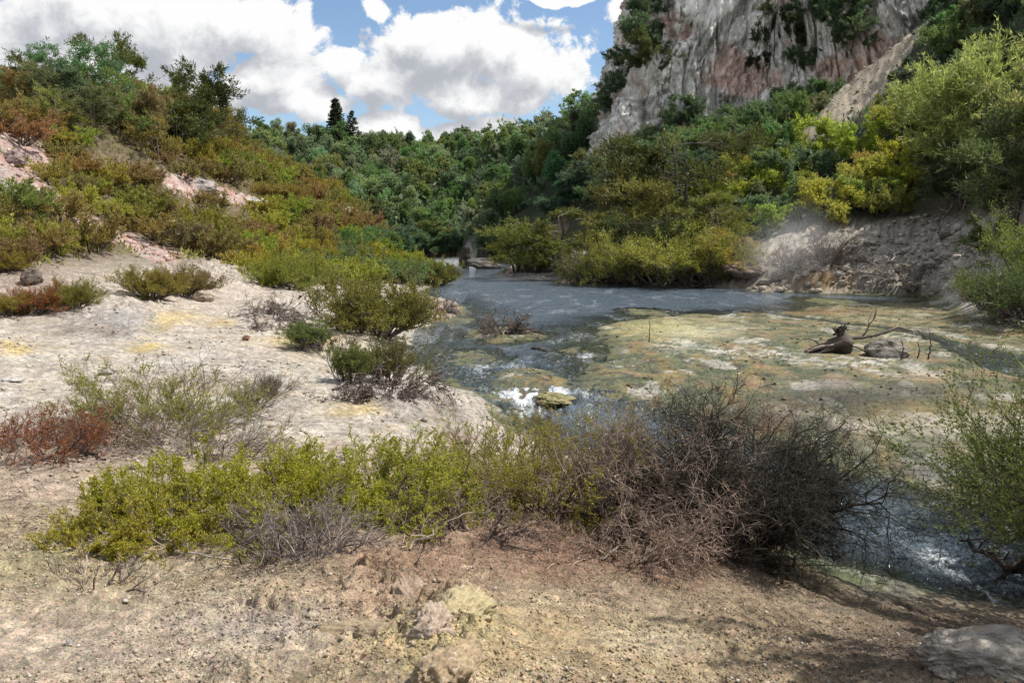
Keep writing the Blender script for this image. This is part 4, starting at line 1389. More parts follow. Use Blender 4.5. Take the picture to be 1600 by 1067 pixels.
put(HEA[1], 'tea_tree_shrub', 1405, 308, 50, 'lime shrub below the overhanging pale ledge', (0.275, 0.275, 0.043), 'shrub', nat_h=1.5, trunk='stem', crown='foliage')
put(HEA[2], 'tea_tree_shrub', 1385, 340, 44, 'yellow green shrub at the head of the rubble slide', (0.217, 0.217, 0.058), 'shrub', nat_h=1.5, trunk='stem', crown='foliage')
put(KAN[0], 'tea_tree', 1530, 405, 78, 'small green tree with bare stem on the rubble', (0.109, 0.145, 0.043), nat_h=LKH, rz=2)
put(SHR[0], 'tea_tree_shrub', 1612, 432, 70, 'fresh green shrub on the bank at the frame edge', (0.152, 0.196, 0.052), 'shrub', nat_h=3.8, trunk='stem', crown='foliage')
put(SHR[1], 'tea_tree_shrub', 1550, 487, 52, 'olive shrub at the water edge below the rubble', (0.145, 0.152, 0.051), 'shrub', nat_h=3.8, trunk='stem', crown='foliage', rz=1)
put(SHR[0], 'tea_tree_shrub', 1612, 505, 80, 'dark green shrub overhanging the flat at the frame edge', (0.080, 0.109, 0.043), 'shrub', nat_h=3.8, trunk='stem', crown='foliage', rz=2)
rgs = np.random.default_rng(31)
for k, bx in enumerate(np.linspace(596, 792, 15)):
    if 712 < bx < 772:
        continue
    c = DKG if k % 3 else MIDG
    o = put(SCR[k % 4], 'shore_bush', bx, 401 + (k % 3), rgs.uniform(22, 40), None, jitcol(rgs, c), 'bush', nat_h=3.9, rz=k, group='bushes on the far lake shore', wide=1.2)
    o['label'] = f"{'dark' if k % 3 else 'mid'} green bush on the far lake shore, {ORD[k] if k < 12 else ('third last', 'second last', 'last')[k - 12]} from the spur"
for k, (bx, by, hp) in enumerate(((905, 443, 40), (832, 432, 34), (1075, 446, 46), (1000, 445, 50))):
    put(SHR[k % 2], 'tea_tree_shrub', bx, by, hp, ['low bush beside the pinkish dead shrub', 'low bush at the foot of the leaning tea tree', 'small bush wedged between two shore shrubs', 'rounded bush left of the widest shore shrub'][k], [(.13, .13, .045), (.11, .12, .04), (.17, .17, .045), (.15, .155, .045)][k], 'shrub', nat_h=3.8, trunk='stem', crown='foliage', rz=k)
# shrubs of the cliff
for k, (cx, cy_, hp, lb, c) in enumerate([
        (1018, 118, 60, 'pale green bush on the cliff corner, half way up', (.10, .12, .05)), (1008, 75, 50, 'dark bush on the cliff corner near the top', DKG),
        (1012, 30, 42, 'thin tree on the cliff edge at the very top', DKG), (978, 108, 34, 'small tree leaning out from the cliff edge', DKG),
        (962, 150, 40, 'dark bush low on the cliff edge', DKG), (950, 180, 36, 'lowest dark bush of the cliff edge', DKG),
        (1215, 80, 60, 'dark green bush hanging high on the cliff face', (.05, .07, .03)), (1188, 112, 30, 'small bush in a crack of the cliff face', (.05, .07, .03)),
        (1066, 200, 44, 'round dark bush at the foot of the cliff', DKG), (1275, 60, 70, 'dark bush on the cliff ledge by the scree chute', DKG), (1310, 40, 60, 'dark bush at the top of the cliff ledge', DKG),
        (1328, 80, 50, 'low dark bush on the cliff ledge beside the chute', DKG), (1150, 190, 40, 'dark bush below the pink stain of the cliff', DKG), (1260, 105, 36, 'small dark bush at the end of the cliff ledge', DKG)]):
    p, nrm = hit_cliff(cx, cy_)
    if p is None:
        p = Vector(at_y(cx, cy_, 126))
    s = hp * p.y / F / 3.9
    plant(SCR[k % 4], 'cliff_bush', p - Vector((0, -.6, .4)), k, s, c, label=lb, cat='bush', group='bushes clinging to the cliff', parts=False)

sp = Vector((8.7, 7.3, height(8.7, 7.3)))
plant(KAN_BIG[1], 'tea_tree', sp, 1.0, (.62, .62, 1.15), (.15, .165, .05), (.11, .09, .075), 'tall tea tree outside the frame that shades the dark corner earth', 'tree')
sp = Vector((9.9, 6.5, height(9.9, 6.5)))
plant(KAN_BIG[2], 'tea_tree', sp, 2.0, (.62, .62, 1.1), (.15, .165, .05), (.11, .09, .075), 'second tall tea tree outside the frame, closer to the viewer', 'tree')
# shrubs of the sinter flat
LEAFY = [Proto('flat_shrub_form', *heath(240 + i, 1.5, 1.9, 40, 8, 7, 16, .10, .032)) for i in range(2)]
UPR = [Proto('upright_shrub_form', *heath(250 + i, 1.2, .8, 34, 8, 6, 12, .07, .022, .25, .5, .6)) for i in range(2)]
TWG = [Proto('twiggy_shrub_form', *heath(260 + i, .9, .9, 26, 8, 7, 5, .05, .02, .75, .3, .8)) for i in range(2)]
kw = dict(cat='shrub', trunk='stem', crown='foliage')
put(LEAFY[0], 'heath_shrub', 588, 526, 72, 'broad olive shrub on the bank by the pink mound', (0.167, 0.152, 0.043), nat_h=1.55, **kw)
put(UPR[0], 'heath_shrub', 480, 545, 40, 'small green shrub in grey twigs, before the broad olive one', (0.123, 0.160, 0.043), nat_h=1.3, **kw, wide=1.5)
put(UPR[1], 'heath_shrub', 545, 600, 60, 'leafy green clump sharing a base with the bare upright one', (0.123, 0.145, 0.036), nat_h=1.3, **kw, wide=1.1)
put(UPR[0], 'heath_shrub', 605, 600, 66, 'upright olive brown clump at the water edge', (0.145, 0.131, 0.051), nat_h=1.3, rz=2, **kw, wide=1.1)
put(TWG[0], 'twiggy_shrub', 398, 640, 42, 'grey green sparse shrub on the pale sinter', (0.160, 0.167, 0.072), nat_h=1.0, **kw)
put(TWG[1], 'twiggy_shrub', 428, 618, 36, 'thin brown twiggy shrub behind the sparse one', (0.174, 0.131, 0.087), nat_h=1.0, **kw)
put(LEAFY[1], 'heath_shrub', 120, 480, 34, 'small yellow green bush on the grey mound shoulder', (0.189, 0.181, 0.043), nat_h=1.55, **kw, wide=.9)
put(LEAFY[0], 'heath_shrub', 240, 466, 36, 'low golden bush, left half of the sinter shelf pair', (0.217, 0.181, 0.043), nat_h=1.55, rz=1, **kw, wide=1.1)
put(LEAFY[1], 'heath_shrub', 288, 462, 34, 'low brown bush, right half of the sinter shelf pair', (0.174, 0.131, 0.051), nat_h=1.55, rz=2, **kw, wide=1.1)
put(LEAFY[0], 'heath_shrub', 12, 494, 26, 'golden bush at the frame edge below the slope', (0.246, 0.189, 0.043), nat_h=1.55, rz=3, **kw, wide=1.2)
put(LEAFY[1], 'heath_shrub', 58, 490, 34, 'red brown bush beside the golden edge bush', (0.232, 0.102, 0.043), nat_h=1.55, rz=4, **kw, wide=.9)
put(LEAFY[0], 'heath_shrub', 10, 425, 28, 'yellow bush on the soil ledge at the frame edge', (0.246, 0.203, 0.043), nat_h=1.55, rz=5, **kw)
put(LEAFY[1], 'heath_shrub', 455, 452, 44, 'bright green bush at the foot of the spur', (0.203, 0.217, 0.043), nat_h=1.55, rz=5.5, **kw)
put(LEAFY[0], 'heath_shrub', 680, 446, 30, 'dark olive bush at the very tip of the spur', (0.145, 0.138, 0.041), nat_h=1.55, rz=.5, **kw, wide=1.0)


def dead(name, label, px, py, rx, ry, h, col, seed, cat='dead shrub', parts=True, group=None, rot=0, **k):
    res, rg = dead_bush(seed, rx, ry, h, **k)
    p = hit(px, py)
    r = link(name, None, None, p, (0, 0, rot))
    a = MB(); add_levels(a, res, (7, 4), rg, 2)
    b = MB(); add_levels(b, res[2:], (3, 3), rg)
    link('stem', a.mesh(name + '_stem', (M_WOOD,)), r, color=tuple(v * .85 for v in col))
    link('bare_twigs', b.mesh(name + '_twigs', (M_WOOD,)), r, color=col)  # fine dead twigs, no leaves on them
    tag(r, label, cat, group)
    return r


# dead brush of the middle distance
dead('dead_shrub', 'grey bare twig heap on the mossy islet in the river', 785, 522, 1.25, .9, .95, (.14, .115, .10), 301, stems=26, n1=9, n2=9, n3=0, r2=.009, rad=.03, trop=-.10, up=0)
dead('dead_shrub', 'pinkish grey dead shrub at the water under the grove', 912, 444, 2.1, 1.5, 2.3, (.17, .135, .125), 302, stems=24, n1=9, n2=9, n3=0, r2=.009, rad=.04)
dead('dead_shrub', 'grey brush draped over the small brown mound', 425, 494, 1.4, .9, .6, (.17, .14, .125), 303, stems=24, n1=9, n2=9, n3=0, r2=.009, rad=.02, trop=-.12, up=0)
dead('dead_shrub', 'flat grey brush lying behind the small green shrub', 432, 518, 1.5, .7, .25, (.14, .11, .10), 304, stems=22, n1=9, n2=9, n3=0, r2=.009, rad=.02, trop=-.06, up=0)
dead('dead_shrub', 'grey dead twigs around the small green shrub', 505, 550, .9, .8, .55, (.13, .105, .095), 305, stems=22, n1=9, n2=9, n3=0, r2=.009, rad=.016)
dead('dead_shrub', 'grey brush on the pink mound by the river bend', 690, 492, 1.0, .8, .7, (.19, .155, .14), 306, stems=22, n1=9, n2=9, n3=0, r2=.009, rad=.02, trop=-.08)
dead('dead_shrub', 'pale pink dead shrub in the steam beside the rubble', 1290, 420, 2.4, 1.6, 3.0, (.18, .135, .115), 307, stems=26, n1=9, n2=9, n3=0, r2=.009, rad=.05)
dead('dead_shrub', 'brown dead shrub in the steam, nearest the vent', 1232, 425, 1.6, 1.2, 2.2, (.22, .15, .11), 308, stems=22, n1=9, n2=9, n3=0, r2=.009, rad=.045)
dead('dead_shrub', 'grey bare branch heap on the rubble slide', 1405, 448, 3.0, 1.6, 1.8, (.21, .19, .165), 309, stems=26, n1=6, n2=4, n3=0, r2=.009, rad=.055, trop=-.10, up=0)
dead('dead_shrub', 'grey roots and twigs under the overhanging bank shrub', 1590, 505, 1.8, 1.0, 1.2, (.17, .145, .125), 310, stems=22, n1=7, n2=6, n3=0, r2=.009, rad=.035, trop=-.1, up=0)
dead('dead_shrub', 'grey tangle below the upright clumps at the water edge', 600, 618, 1.2, .6, .5, (.13, .105, .09), 311, stems=24, n1=9, n2=9, n3=0, r2=.009, rad=.015, trop=-.08, up=0)

# ------------------------------------------------------------------ fore: the big shrubs
def near(name, label, px, py, args, leafcol, woodcol, rot=0, cat='shrub', group=None):
    w, l = near_shrub(*args[:4], **args[4])
    p = hit(px, py)
    r = link(name, None, None, p, (0, 0, rot))
    link('stem', w.mesh(name + '_stem', (M_WOOD,)), r, color=woodcol)
    if l.V:
        link('foliage', l.mesh(name + '_foliage', (M_LEAF,)), r, color=leafcol)
    tag(r, label, cat, group)
    return r


GREYW = (.20, .165, .145)
near('prostrate_shrub', 'spreading yellow green shrub, widest of the near ones', 360, 800, (401, 1.05, .95, .44, dict(stems=125, br=9, tw=7, per=20, dead=.32, L=.024, W=.013)), (.33, .315, .036), GREYW)
near('prostrate_shrub', 'bright green shrub between the widest shrub and dead branches', 610, 800, (402, .88, .85, .52, dict(stems=100, br=9, tw=7, per=20, dead=.28, L=.024, W=.013)), (.33, .32, .042), GREYW)
near('prostrate_shrub', 'olive yellow shrub tucked against the reddish dead shrub', 868, 800, (403, .8, .5, .85, dict(stems=70, br=8, tw=6, per=17, dead=.3, L=.021, W=.011, up=.3)), (.30, .27, .042), (.12, .085, .075))
near('prostrate_shrub', 'thin olive shrub behind the bright green one by the water', 780, 745, (404, .8, .6, .65, dict(stems=44, br=8, tw=6, per=16, dead=.34, L=.022, W=.011)), (.27, .25, .042), (.12, .09, .08))
near('tufted_shrub', 'olive green tuft behind the red brown heath', 245, 668, (405, 1.15, .8, .72, dict(stems=62, br=8, tw=6, per=16, L=.028, W=.013, dead=.3)), (.25, .26, .065), GREYW)
near('red_heath_shrub', 'rust red heath at the frame edge', 40, 705, (406, 1.15, .7, .5, dict(stems=60, br=8, tw=6, per=14, L=.024, W=.012, dead=.36)), (.25, .10, .05), (.19, .135, .12))
near('red_heath_shrub', 'brown thinning heath beside the rust red one', 150, 690, (407, .85, .55, .45, dict(stems=44, br=8, tw=6, per=9, L=.02, W=.009, dead=.45)), (.22, .115, .06), (.19, .14, .125))
near('dry_twig_shrub', 'grey violet dry twigs arching before the yellow green shrub', 465, 868, (408, .55, .4, .42, dict(stems=60, br=9, tw=7, per=0, lean=.6, up=-.05)), YELG, (.205, .17, .155))
near('dry_twig_shrub', 'thin grey dry twigs on the earth at the lower edge', 150, 915, (409, .42, .28, .2, dict(stems=26, br=7, tw=5, per=0, lean=1.2, up=-.05)), YELG, (.21, .17, .15))
near('dry_twig_shrub', 'grey dry twigs between the two heaths and tuft', 330, 706, (410, 1.1, .55, .5, dict(stems=60, br=8, tw=7, per=2, lean=1.0)), (.2, .15, .05), (.20, .165, .15))
near('prostrate_shrub', 'yellow green creeping spray before the widest shrub', 225, 848, (411, .6, .45, .33, dict(stems=60, br=8, tw=6, per=18, dead=.28, L=.02, W=.011)), (.33, .31, .038), GREYW)
near('dry_twig_shrub', 'tall thin dry sprigs rising behind the olive tuft', 300, 650, (413, .9, .4, .95, dict(stems=22, br=7, tw=5, per=3, lean=.9, L=.025, W=.01)), (.17, .15, .05), (.13, .105, .085))
near('riverside_shrub', 'tall green shrub leaning in from the frame edge over the stream', 1790, 842, (412, 1.3, 1.1, 1.9, dict(stems=110, br=9, tw=7, per=17, L=.055, W=.021, dead=.12, len_=.85, rad=.014, up=.25)), (.13, .15, .045), (.10, .08, .06))

dead('dead_shrub', 'big blackish dead bush standing over the stream', 1165, 866, .72, .9, 2.25, (.042, .038, .028), 420, stems=44, n1=11, n2=9, n3=6, rad=.034, trop=-.04, up=.05, r4=.0026, jit=1.45)
dead('dead_shrub', 'reddish brown dead bush sprawling beside the blackish one', 1005, 838, .98, .9, 1.7, (.235, .178, .142), 421, stems=34, n1=10, n2=8, n3=5, rad=.026, trop=-.05, up=.04, r4=.0026, jit=1.4)
dead('dead_shrub', 'low pale brown dead branches drooping before the dead bushes', 985, 868, .9, .55, .6, (.26, .185, .145), 422, stems=22, n1=7, n2=6, n3=4, rad=.016, trop=-.06, up=.0, r4=.0026)
dead('dead_shrub', 'heap of dead brown branches between green and dead shrubs', 745, 835, .7, .5, .45, (.17, .125, .105), 423, stems=24, n1=7, n2=6, n3=3, rad=.022, trop=-.05, up=0, r4=.0026)


# ------------------------------------------------------------------ fallen wood
def branch(name, label, pts, r0, col, seed, twigs=5, cat='branch', sides=8, jitter=.02, flare=0.0, group=None, world=None):
    """a fallen limb: crooked tapering body with side stubs"""
    rg = np.random.default_rng(seed)
    W = np.array(world if world is not None else [list(hit(a, b) + Vector((0, 0, c))) for a, b, c in pts])
    k = 14
    t = np.linspace(0, len(W) - 1, k + 1); i0 = np.minimum(t.astype(int), len(W) - 2); f = (t - i0)[:, None]
    P = W[i0] + (W[i0 + 1] - W[i0]) * f
    Ln = np.linalg.norm(W[-1] - W[0])
    P[1:-1] += rg.normal(0, jitter * Ln, (k - 1, 3)) * (1, 1, .5)
    rad = r0 * np.linspace(1, .3, k + 1) * rg.uniform(.8, 1.2, k + 1); rad[0] *= 1 + flare
    org = P[0].copy()
    mb = MB(); V, Q = tubes((P - org)[None], rad[None], sides); mb.add(V, Q, np.repeat(rg.uniform(.2, .8, k + 1), sides))
    o = link(name, mb.mesh(name, (M_WOOD,), True), loc=org, color=col)
    tag(o, label, cat, group)
    for _ in range(twigs):
        j = rg.integers(2, k)
        res = grow(rg, (P - org)[j][None], unit(rg.normal(0, 1, (1, 3)) + (0, 0, .35)), np.array([Ln * rg.uniform(.12, .35)]), np.array([rad[j] * .55]), [dict(k=4, jit=.25, n=3, t0=.3, ang=.7, cl=.5, cr=.6), dict(k=3, jit=.25)])
        tm = MB(); add_levels(tm, res, (5, 3), rg)
        link('side_branch', tm.mesh(name + '_side', (M_WOOD,), True), o, color=col)
    return o


branch('fallen_branch', 'short thick grey branch under the rust red heath', [(112, 702, .03), (140, 712, .05), (165, 722, .02)], .045, (.17, .135, .115), 501, 2)
branch('fallen_branch', 'dark forked branch lying left of the widest shrub', [(130, 806, .03), (175, 782, .10), (215, 772, .05)], .026, (.11, .08, .07), 502, 5)
branch('fallen_branch', 'thin grey branch flat on the earth near the heath', [(60, 720, .02), (100, 724, .02), (135, 726, .02)], .016, (.22, .18, .16), 503, 1)
branch('fallen_branch', 'pale curved twig arching over the yellow green shrub', [(358, 842, .08), (372, 800, .42), (420, 790, .5)], .006, (.32, .29, .18), 504, 2)
branch('fallen_branch', 'pale branch sticking out of the earth under the dead bushes', [(1010, 905, .0), (1022, 870, .10), (1040, 838, .3)], .014, (.33, .27, .22), 505, 4)
branch('fallen_branch', 'grey curved twig on the ground by the pale upright branch', [(940, 880, .02), (985, 862, .12), (1015, 868, .06)], .010, (.28, .23, .19), 506, 3)
branch('fallen_branch', 'long pale stick poking from the dead branch heap', [(640, 868, .02), (690, 838, .12), (770, 822, .2)], .010, (.20, .155, .13), 507, 3)
branch('fallen_branch', 'brown stick across the earth at the shrub foot', [(628, 872, .02), (640, 850, .08), (655, 842, .16)], .006, (.34, .24, .18), 508, 1)
branch('fallen_branch', 'thick dark limb inside the dead branch heap', [(700, 815, .12), (760, 790, .22), (850, 775, .25)], .035, (.11, .085, .075), 509, 5)
branch('fallen_branch', 'tall pale twig rising behind the bright green shrub', [(570, 712, .0), (580, 690, .25), (590, 670, .45)], .010, (.34, .29, .25), 510, 2)
branch('drift_log', 'dark log on the islet, beside the bare twig heap', [(790, 524, .05), (822, 521, .14), (853, 524, .03)], .10, (.07, .055, .045), 511, 2, 'log')
branch('drift_log', 'short dark log stranded in the river shallows', [(832, 546, .03), (845, 549, .07), (858, 551, .03)], .07, (.07, .06, .05), 512, 1, 'log')
branch('dead_sapling', 'thin bare upright stick on the algal terrace', [(1014, 535, .0), (1014, 520, .35), (1013, 503, .75)], .022, (.06, .05, .045), 513, 2, 'stick', world=[list(hit(1014, 536)), list(hit(1014, 536) + Vector((.02, 0, .4))), list(hit(1014, 536) + Vector((0, 0, .85)))])
branch('root_driftwood', 'dark gnarled root stranded on the stream edge near the frame corner', [(1630, 915, .15), (1570, 905, .22), (1495, 880, .3)], .075, (.040, .030, .025), 514, 16, 'driftwood', flare=.4, jitter=.05)
branch('fallen_branch', 'thin dark twig on the algae by the near bank', [(1345, 895, .02), (1370, 905, .03), (1400, 908, .02)], .014, (.08, .06, .05), 515, 1)
branch('fallen_branch', 'pale dead trunk lying down the rubble slide', [(1352, 452, .2), (1390, 425, .6), (1420, 400, .9)], .11, (.26, .24, .21), 516, 5)
branch('fallen_branch', 'grey crooked limb leaning on the rubble below the small tree', [(1465, 375, .3), (1475, 355, .8), (1490, 330, 1.0)], .10, (.2, .18, .155), 517, 3)
branch('fallen_branch', 'bare grey limb at the foot of the spur bushes', [(470, 470, .1), (500, 463, .3), (530, 458, .15)], .05, (.22, .18, .16), 518, 3)
branch('fallen_branch', 'grey stick on the sinter below the pink gully', [(520, 612, .02), (545, 603, .12), (575, 608, .05)], .025, (.18, .15, .13), 519, 2)


def rock_mesh(name, seed, sub=3, rough=.28, flat=1.0, angular=.4):
    import bmesh
    bm = bmesh.new(); bmesh.ops.create_icosphere(bm, subdivisions=sub, radius=1)
    rg = np.random.default_rng(seed)
    V = np.array([v.co[:] for v in bm.verts]); N = V.copy()
    for _ in range(int(9 * angular) + 3 if angular else 1):     # chop facets
        d = unit(rg.normal(0, 1, 3)); h = rg.uniform(.55, .85)
        over = np.maximum(V @ d - h, 0); V = V - over[:, None] * d * .92
    off = rg.uniform(0, 50)
    dsp = fbm(N[:, 0] * 1.3 + off, N[:, 1] * 1.3 + N[:, 2] * 1.7, 1.0, 4, seed)
    V = V + N * (dsp * rough)[:, None]
    V[:, 2] *= flat
    for v, c in zip(bm.verts, V):
        v.co = c
    for f in bm.faces:
        f.smooth = False
    me = bpy.data.meshes.new(name); bm.to_mesh(me); bm.free(); me.materials.append(M_ROCK)
    return me


RK = [rock_mesh('rock_form', 600 + i, 4, (.3, .3, .3, .3, .5, .5, .75, .75)[i], (1, .7, .85, .6, .8, .9, .9, .9)[i], .4 if i < 6 else .0) for i in range(8)]


def near_rock_mesh():
    import bmesh
    bm = bmesh.new(); bmesh.ops.create_icosphere(bm, subdivisions=6, radius=1)
    V = np.array([v.co[:] for v in bm.verts]); N = V.copy(); rg = np.random.default_rng(655)
    for _ in range(7):
        d = unit(rg.normal(0, 1, 3) + (0, 0, .3)); V = V - np.maximum(V @ d - rg.uniform(.6, .9), 0)[:, None] * d * .8
    n = fbm(N[:, 0] * 1.5 + 3, N[:, 1] * 1.5 + N[:, 2] * 1.3, 1.0, 5, 656, .6) * .34 + ridged(N[:, 0] * 2 + N[:, 2], N[:, 1] * 2 - N[:, 2], 1.6, 4, 657) * .06 + fbm(N[:, 0] + N[:, 2] * .6, N[:, 1], 14, 3, 658) * .035
    V = V + N * n[:, None]
    for v, c in zip(bm.verts, V):
        v.co = c
    for f in bm.faces:
        f.smooth = True
    me = bpy.data.meshes.new('near_rock'); bm.to_mesh(me); bm.free(); me.materials.append(M_ROCK)
    return me


RK.append(near_rock_mesh())


def rock(name, label, px, py, r, col, k=0, sq=(1, 1, 1), rot=0, sink=.3, group=None, cat='rock', p=None):
    p = p or hit(px, py)
    o = link(name, RK[8 if k == 8 else k % 8], None, (p.x, p.y, p.z + r * sq[2] * (.7 - sink)), (.15, .1, rot), (r * sq[0], r * sq[1], r * sq[2]), col)
    tag(o, label, cat, group)
    return o


GREY = (.27, .245, .215); BUFF = (.36, .31, .25); DARK = (.09, .08, .07)
rock('lake_stack', 'dark leaning rock stack standing in the misty lake', 727, 419, .8, (.06, .053, .047), 0, (1, .9, 2.3), .5, .1, cat='rock')
rock('rock_shelf', 'low grey rock shelf beside the dark stack in the lake', 757, 420, 2.1, (.10, .092, .08), 1, (1.1, .8, .55), .3, .2)
rock('bank_rock', 'pale buff lumpy rock at the lower frame corner', 1555, 1052, .36, (.36, .325, .28), 8, (1.45, 1.0, .5), .4, .5)
rock('small_rock', 'small grey stone next to the pale corner rock', 1478, 1058, .07, (.38, .35, .30), 1, (1.2, 1, .7), 1)
rock('boulder', 'dark sided grey boulder right of the driftwood stump', 1388, 556, .62, (.20, .18, .155), 2, (1.35, 1, .75), .2)
rock('boulder', 'brown boulder bank under the orange topped tree', 1160, 440, 1.25, (.16, .118, .09), 1, (1.5, 1, .8), .2, .25)
rock('boulder', 'dark brown boulder behind the brown bank', 1165, 415, 1.5, (.17, .125, .10), 2, (1, 1, 1.1), 1.2, .2)
rock('small_rock', 'lone white stone on the pale sinter flat', 166, 587, .17, (.62, .58, .54), 4, (1, .8, .75), .3, .2)
rock('small_rock', 'flat white stone on sinter near the frame edge', 18, 597, .15, (.62, .60, .56), 3, (1.4, 1, .5), .8, .2)
rock('small_rock', 'rounded buff stone right of the golden sulphur patch', 318, 471, .42, (.40, .33, .26), 0, (1, .8, .7), .8, .25)
rock('small_rock', 'dark stone on the grey shoulder near the yellow bush', 53, 446, .4, (.15, .12, .10), 2, (1, 1, 1), .8, .25)
rock('small_rock', 'small brown stone on the reddish sinter ridge', 385, 532, .14, (.27, .16, .10), 5, (1, 1, .8), .8, .2)
rock('small_rock', 'white pebble in front of the grey dry twigs', 108, 1007, .026, (.62, .6, .56), 5, (1, 1, .8), .8, .2)
rock('ledge_rock', 'pale wet stone below the cascade, among the foam', 862, 632, .42, (.27, .25, .13), 4, (1.3, 1, .55), .2, .25)
rock('hill_rock', 'grey crag on the rock rib of the spur', 320, 300, 1.0, (.33, .30, .29), 2, (1.5, 1, .7), .4, .35)
rock('hill_rock', 'pale crag at the end of the rock rib', 400, 322, .9, (.42, .39, .37), 1, (1.6, 1, .6), .4, .35)
rock('hill_rock', 'pinkish crag standing out of the bare gully', 272, 372, .75, (.36, .27, .25), 0, (1, 1, 1), .4, .3)
rock('hill_rock', 'small pink crag at the lower gully end', 283, 388, .6, (.36, .26, .24), 4, (1.2, 1, .8), 1.4, .3)
rock('hill_rock', 'dark lumpy crag in the upper pink gully', 25, 258, .6, (.26, .2, .19), 2, (1, 1, .9), .4, .3)
rock('hill_rock', 'rust stained crag near the spur tip', 545, 345, .9, (.26, .22, .19), 4, (1, 1, 1.1), .4, .3)
rock('cliff_ledge', 'overhanging pale tan ledge below the feathery tree', 1462, 282, 1.3, (.38, .33, .26), 3, (1.5, 1.0, .6), .4, .2)
rock('bank_rock', 'grey white rock crest on the spur foot by the river', 570, 466, .6, (.42, .39, .36), 3, (2.2, 1, .5), .2, .35)
rock('bank_rock', 'pinkish rock on the bank beside the broad olive shrub', 668, 480, .5, (.38, .26, .21), 2, (1.4, 1, .7), .9, .35)

rb = random.Random(9)
BOUL = [(1410, 385), (1455, 392), (1478, 378), (1500, 380), (1440, 402), (1470, 410), (1515, 400), (1535, 415), (1495, 420), (1445, 425), (1425, 415), (1460, 362), (1430, 352), (1465, 350), (1525, 440), (1480, 440), (1500, 450), (1390, 440), (1530, 385), (1330, 400), (1360, 385), (1240, 445), (1215, 440), (1195, 450), (1310, 445), (1345, 440), (1420, 455), (1465, 460), (1380, 415), (1400, 400), (1345, 410), (1270, 425), (1550, 455), (1510, 425), (1408, 432)]
TONE = [((.42, .39, .35), 'pale grey'), ((.32, .30, .27), 'grey'), ((.26, .22, .18), 'brown'), ((.37, .32, .26), 'buff')]
for k, (bx, by) in enumerate(BOUL):
    c, nm = TONE[k % 4]
    r = rb.uniform(.25, .66)
    side = 'upper' if by < 395 else ('middle' if by < 430 else 'lower')
    near_ = 'beside the steam vent' if bx < 1290 else ('at the orange soil' if bx < 1370 else ('by the bare branch heap' if bx < 1430 else ('under the small tree' if bx < 1490 else 'near the bank shrubs')))
    o = rock('boulder', f'{nm} boulder on the {side} rubble, {near_}', bx, by, r, c, k, (1 + rb.random() * .5, 1, .6 + rb.random() * .35), rb.random() * 6, .25, group='boulders of the rubble slide')
    o['_b'] = 1
seen = {}
for o in list(COL.objects):
    if o.get('_b'):
        seen.setdefault(o['label'], []).append(o); del o['_b']
for lb, os_ in seen.items():
    if len(os_) > 1:
        os_.sort(key=lambda o: o.location.x / o.location.y)
        for j, o in enumerate(os_):
            o['label'] = lb.replace(' boulder', ' boulder,' + (' leftmost' if j == 0 else ' rightmost' if j == len(os_) - 1 else f' {ORD[j]} from left') + ',', 1)


def crust(label, px, py, r, col, seed, sq):
    import bmesh
    bm = bmesh.new(); bmesh.ops.create_icosphere(bm, subdivisions=5, radius=1)
    V = np.array([v.co[:] for v in bm.verts]); bm.free() if False else None
    o1 = seed * 3.7
    d = fbm(V[:, 0] * 1.4 + o1, V[:, 1] * 1.4 + V[:, 2] * 1.1, 1.0, 4, seed) * .55
    d = d + np.abs(vnoise(V[:, 0] * 5 + o1, V[:, 1] * 5 + V[:, 2] * 4, seed + 1)) * .32 + np.abs(vnoise(V[:, 0] * 11 + V[:, 2] * 9, V[:, 1] * 11 + o1, seed + 2)) * .22
    W = V * (1 + d)[:, None] * np.array(sq) * r
    for v, c in zip(bm.verts, W):
        v.co = c
    for f in bm.faces:
        f.smooth = True
    me = bpy.data.meshes.new('crust_rock'); bm.to_mesh(me); bm.free()
    t = np.clip(.5 + fbm(V[:, 0] * 3, V[:, 1] * 3 + V[:, 2] * 3, 1.0, 3, seed) * .8, 0, .85)
    a = me.attributes.new('tint', 'FLOAT', 'POINT'); a.data.foreach_set('value', (t * .1 + .3).astype(np.float32))
    c = np.ones((len(V), 4), np.float32); c[:, :3] = np.array(col) * (.75 + .5 * t)[:, None]
    a = me.attributes.new('Col', 'FLOAT_COLOR', 'POINT'); a.data.foreach_set('color', c.ravel())
    me.materials.append(M_STONE)
    p = hit(px, py)
    tag(link('crust_rock', me, None, p + Vector((0, 0, -r * sq[2] * .85)), (0, 0, seed)), label, 'crust rock')


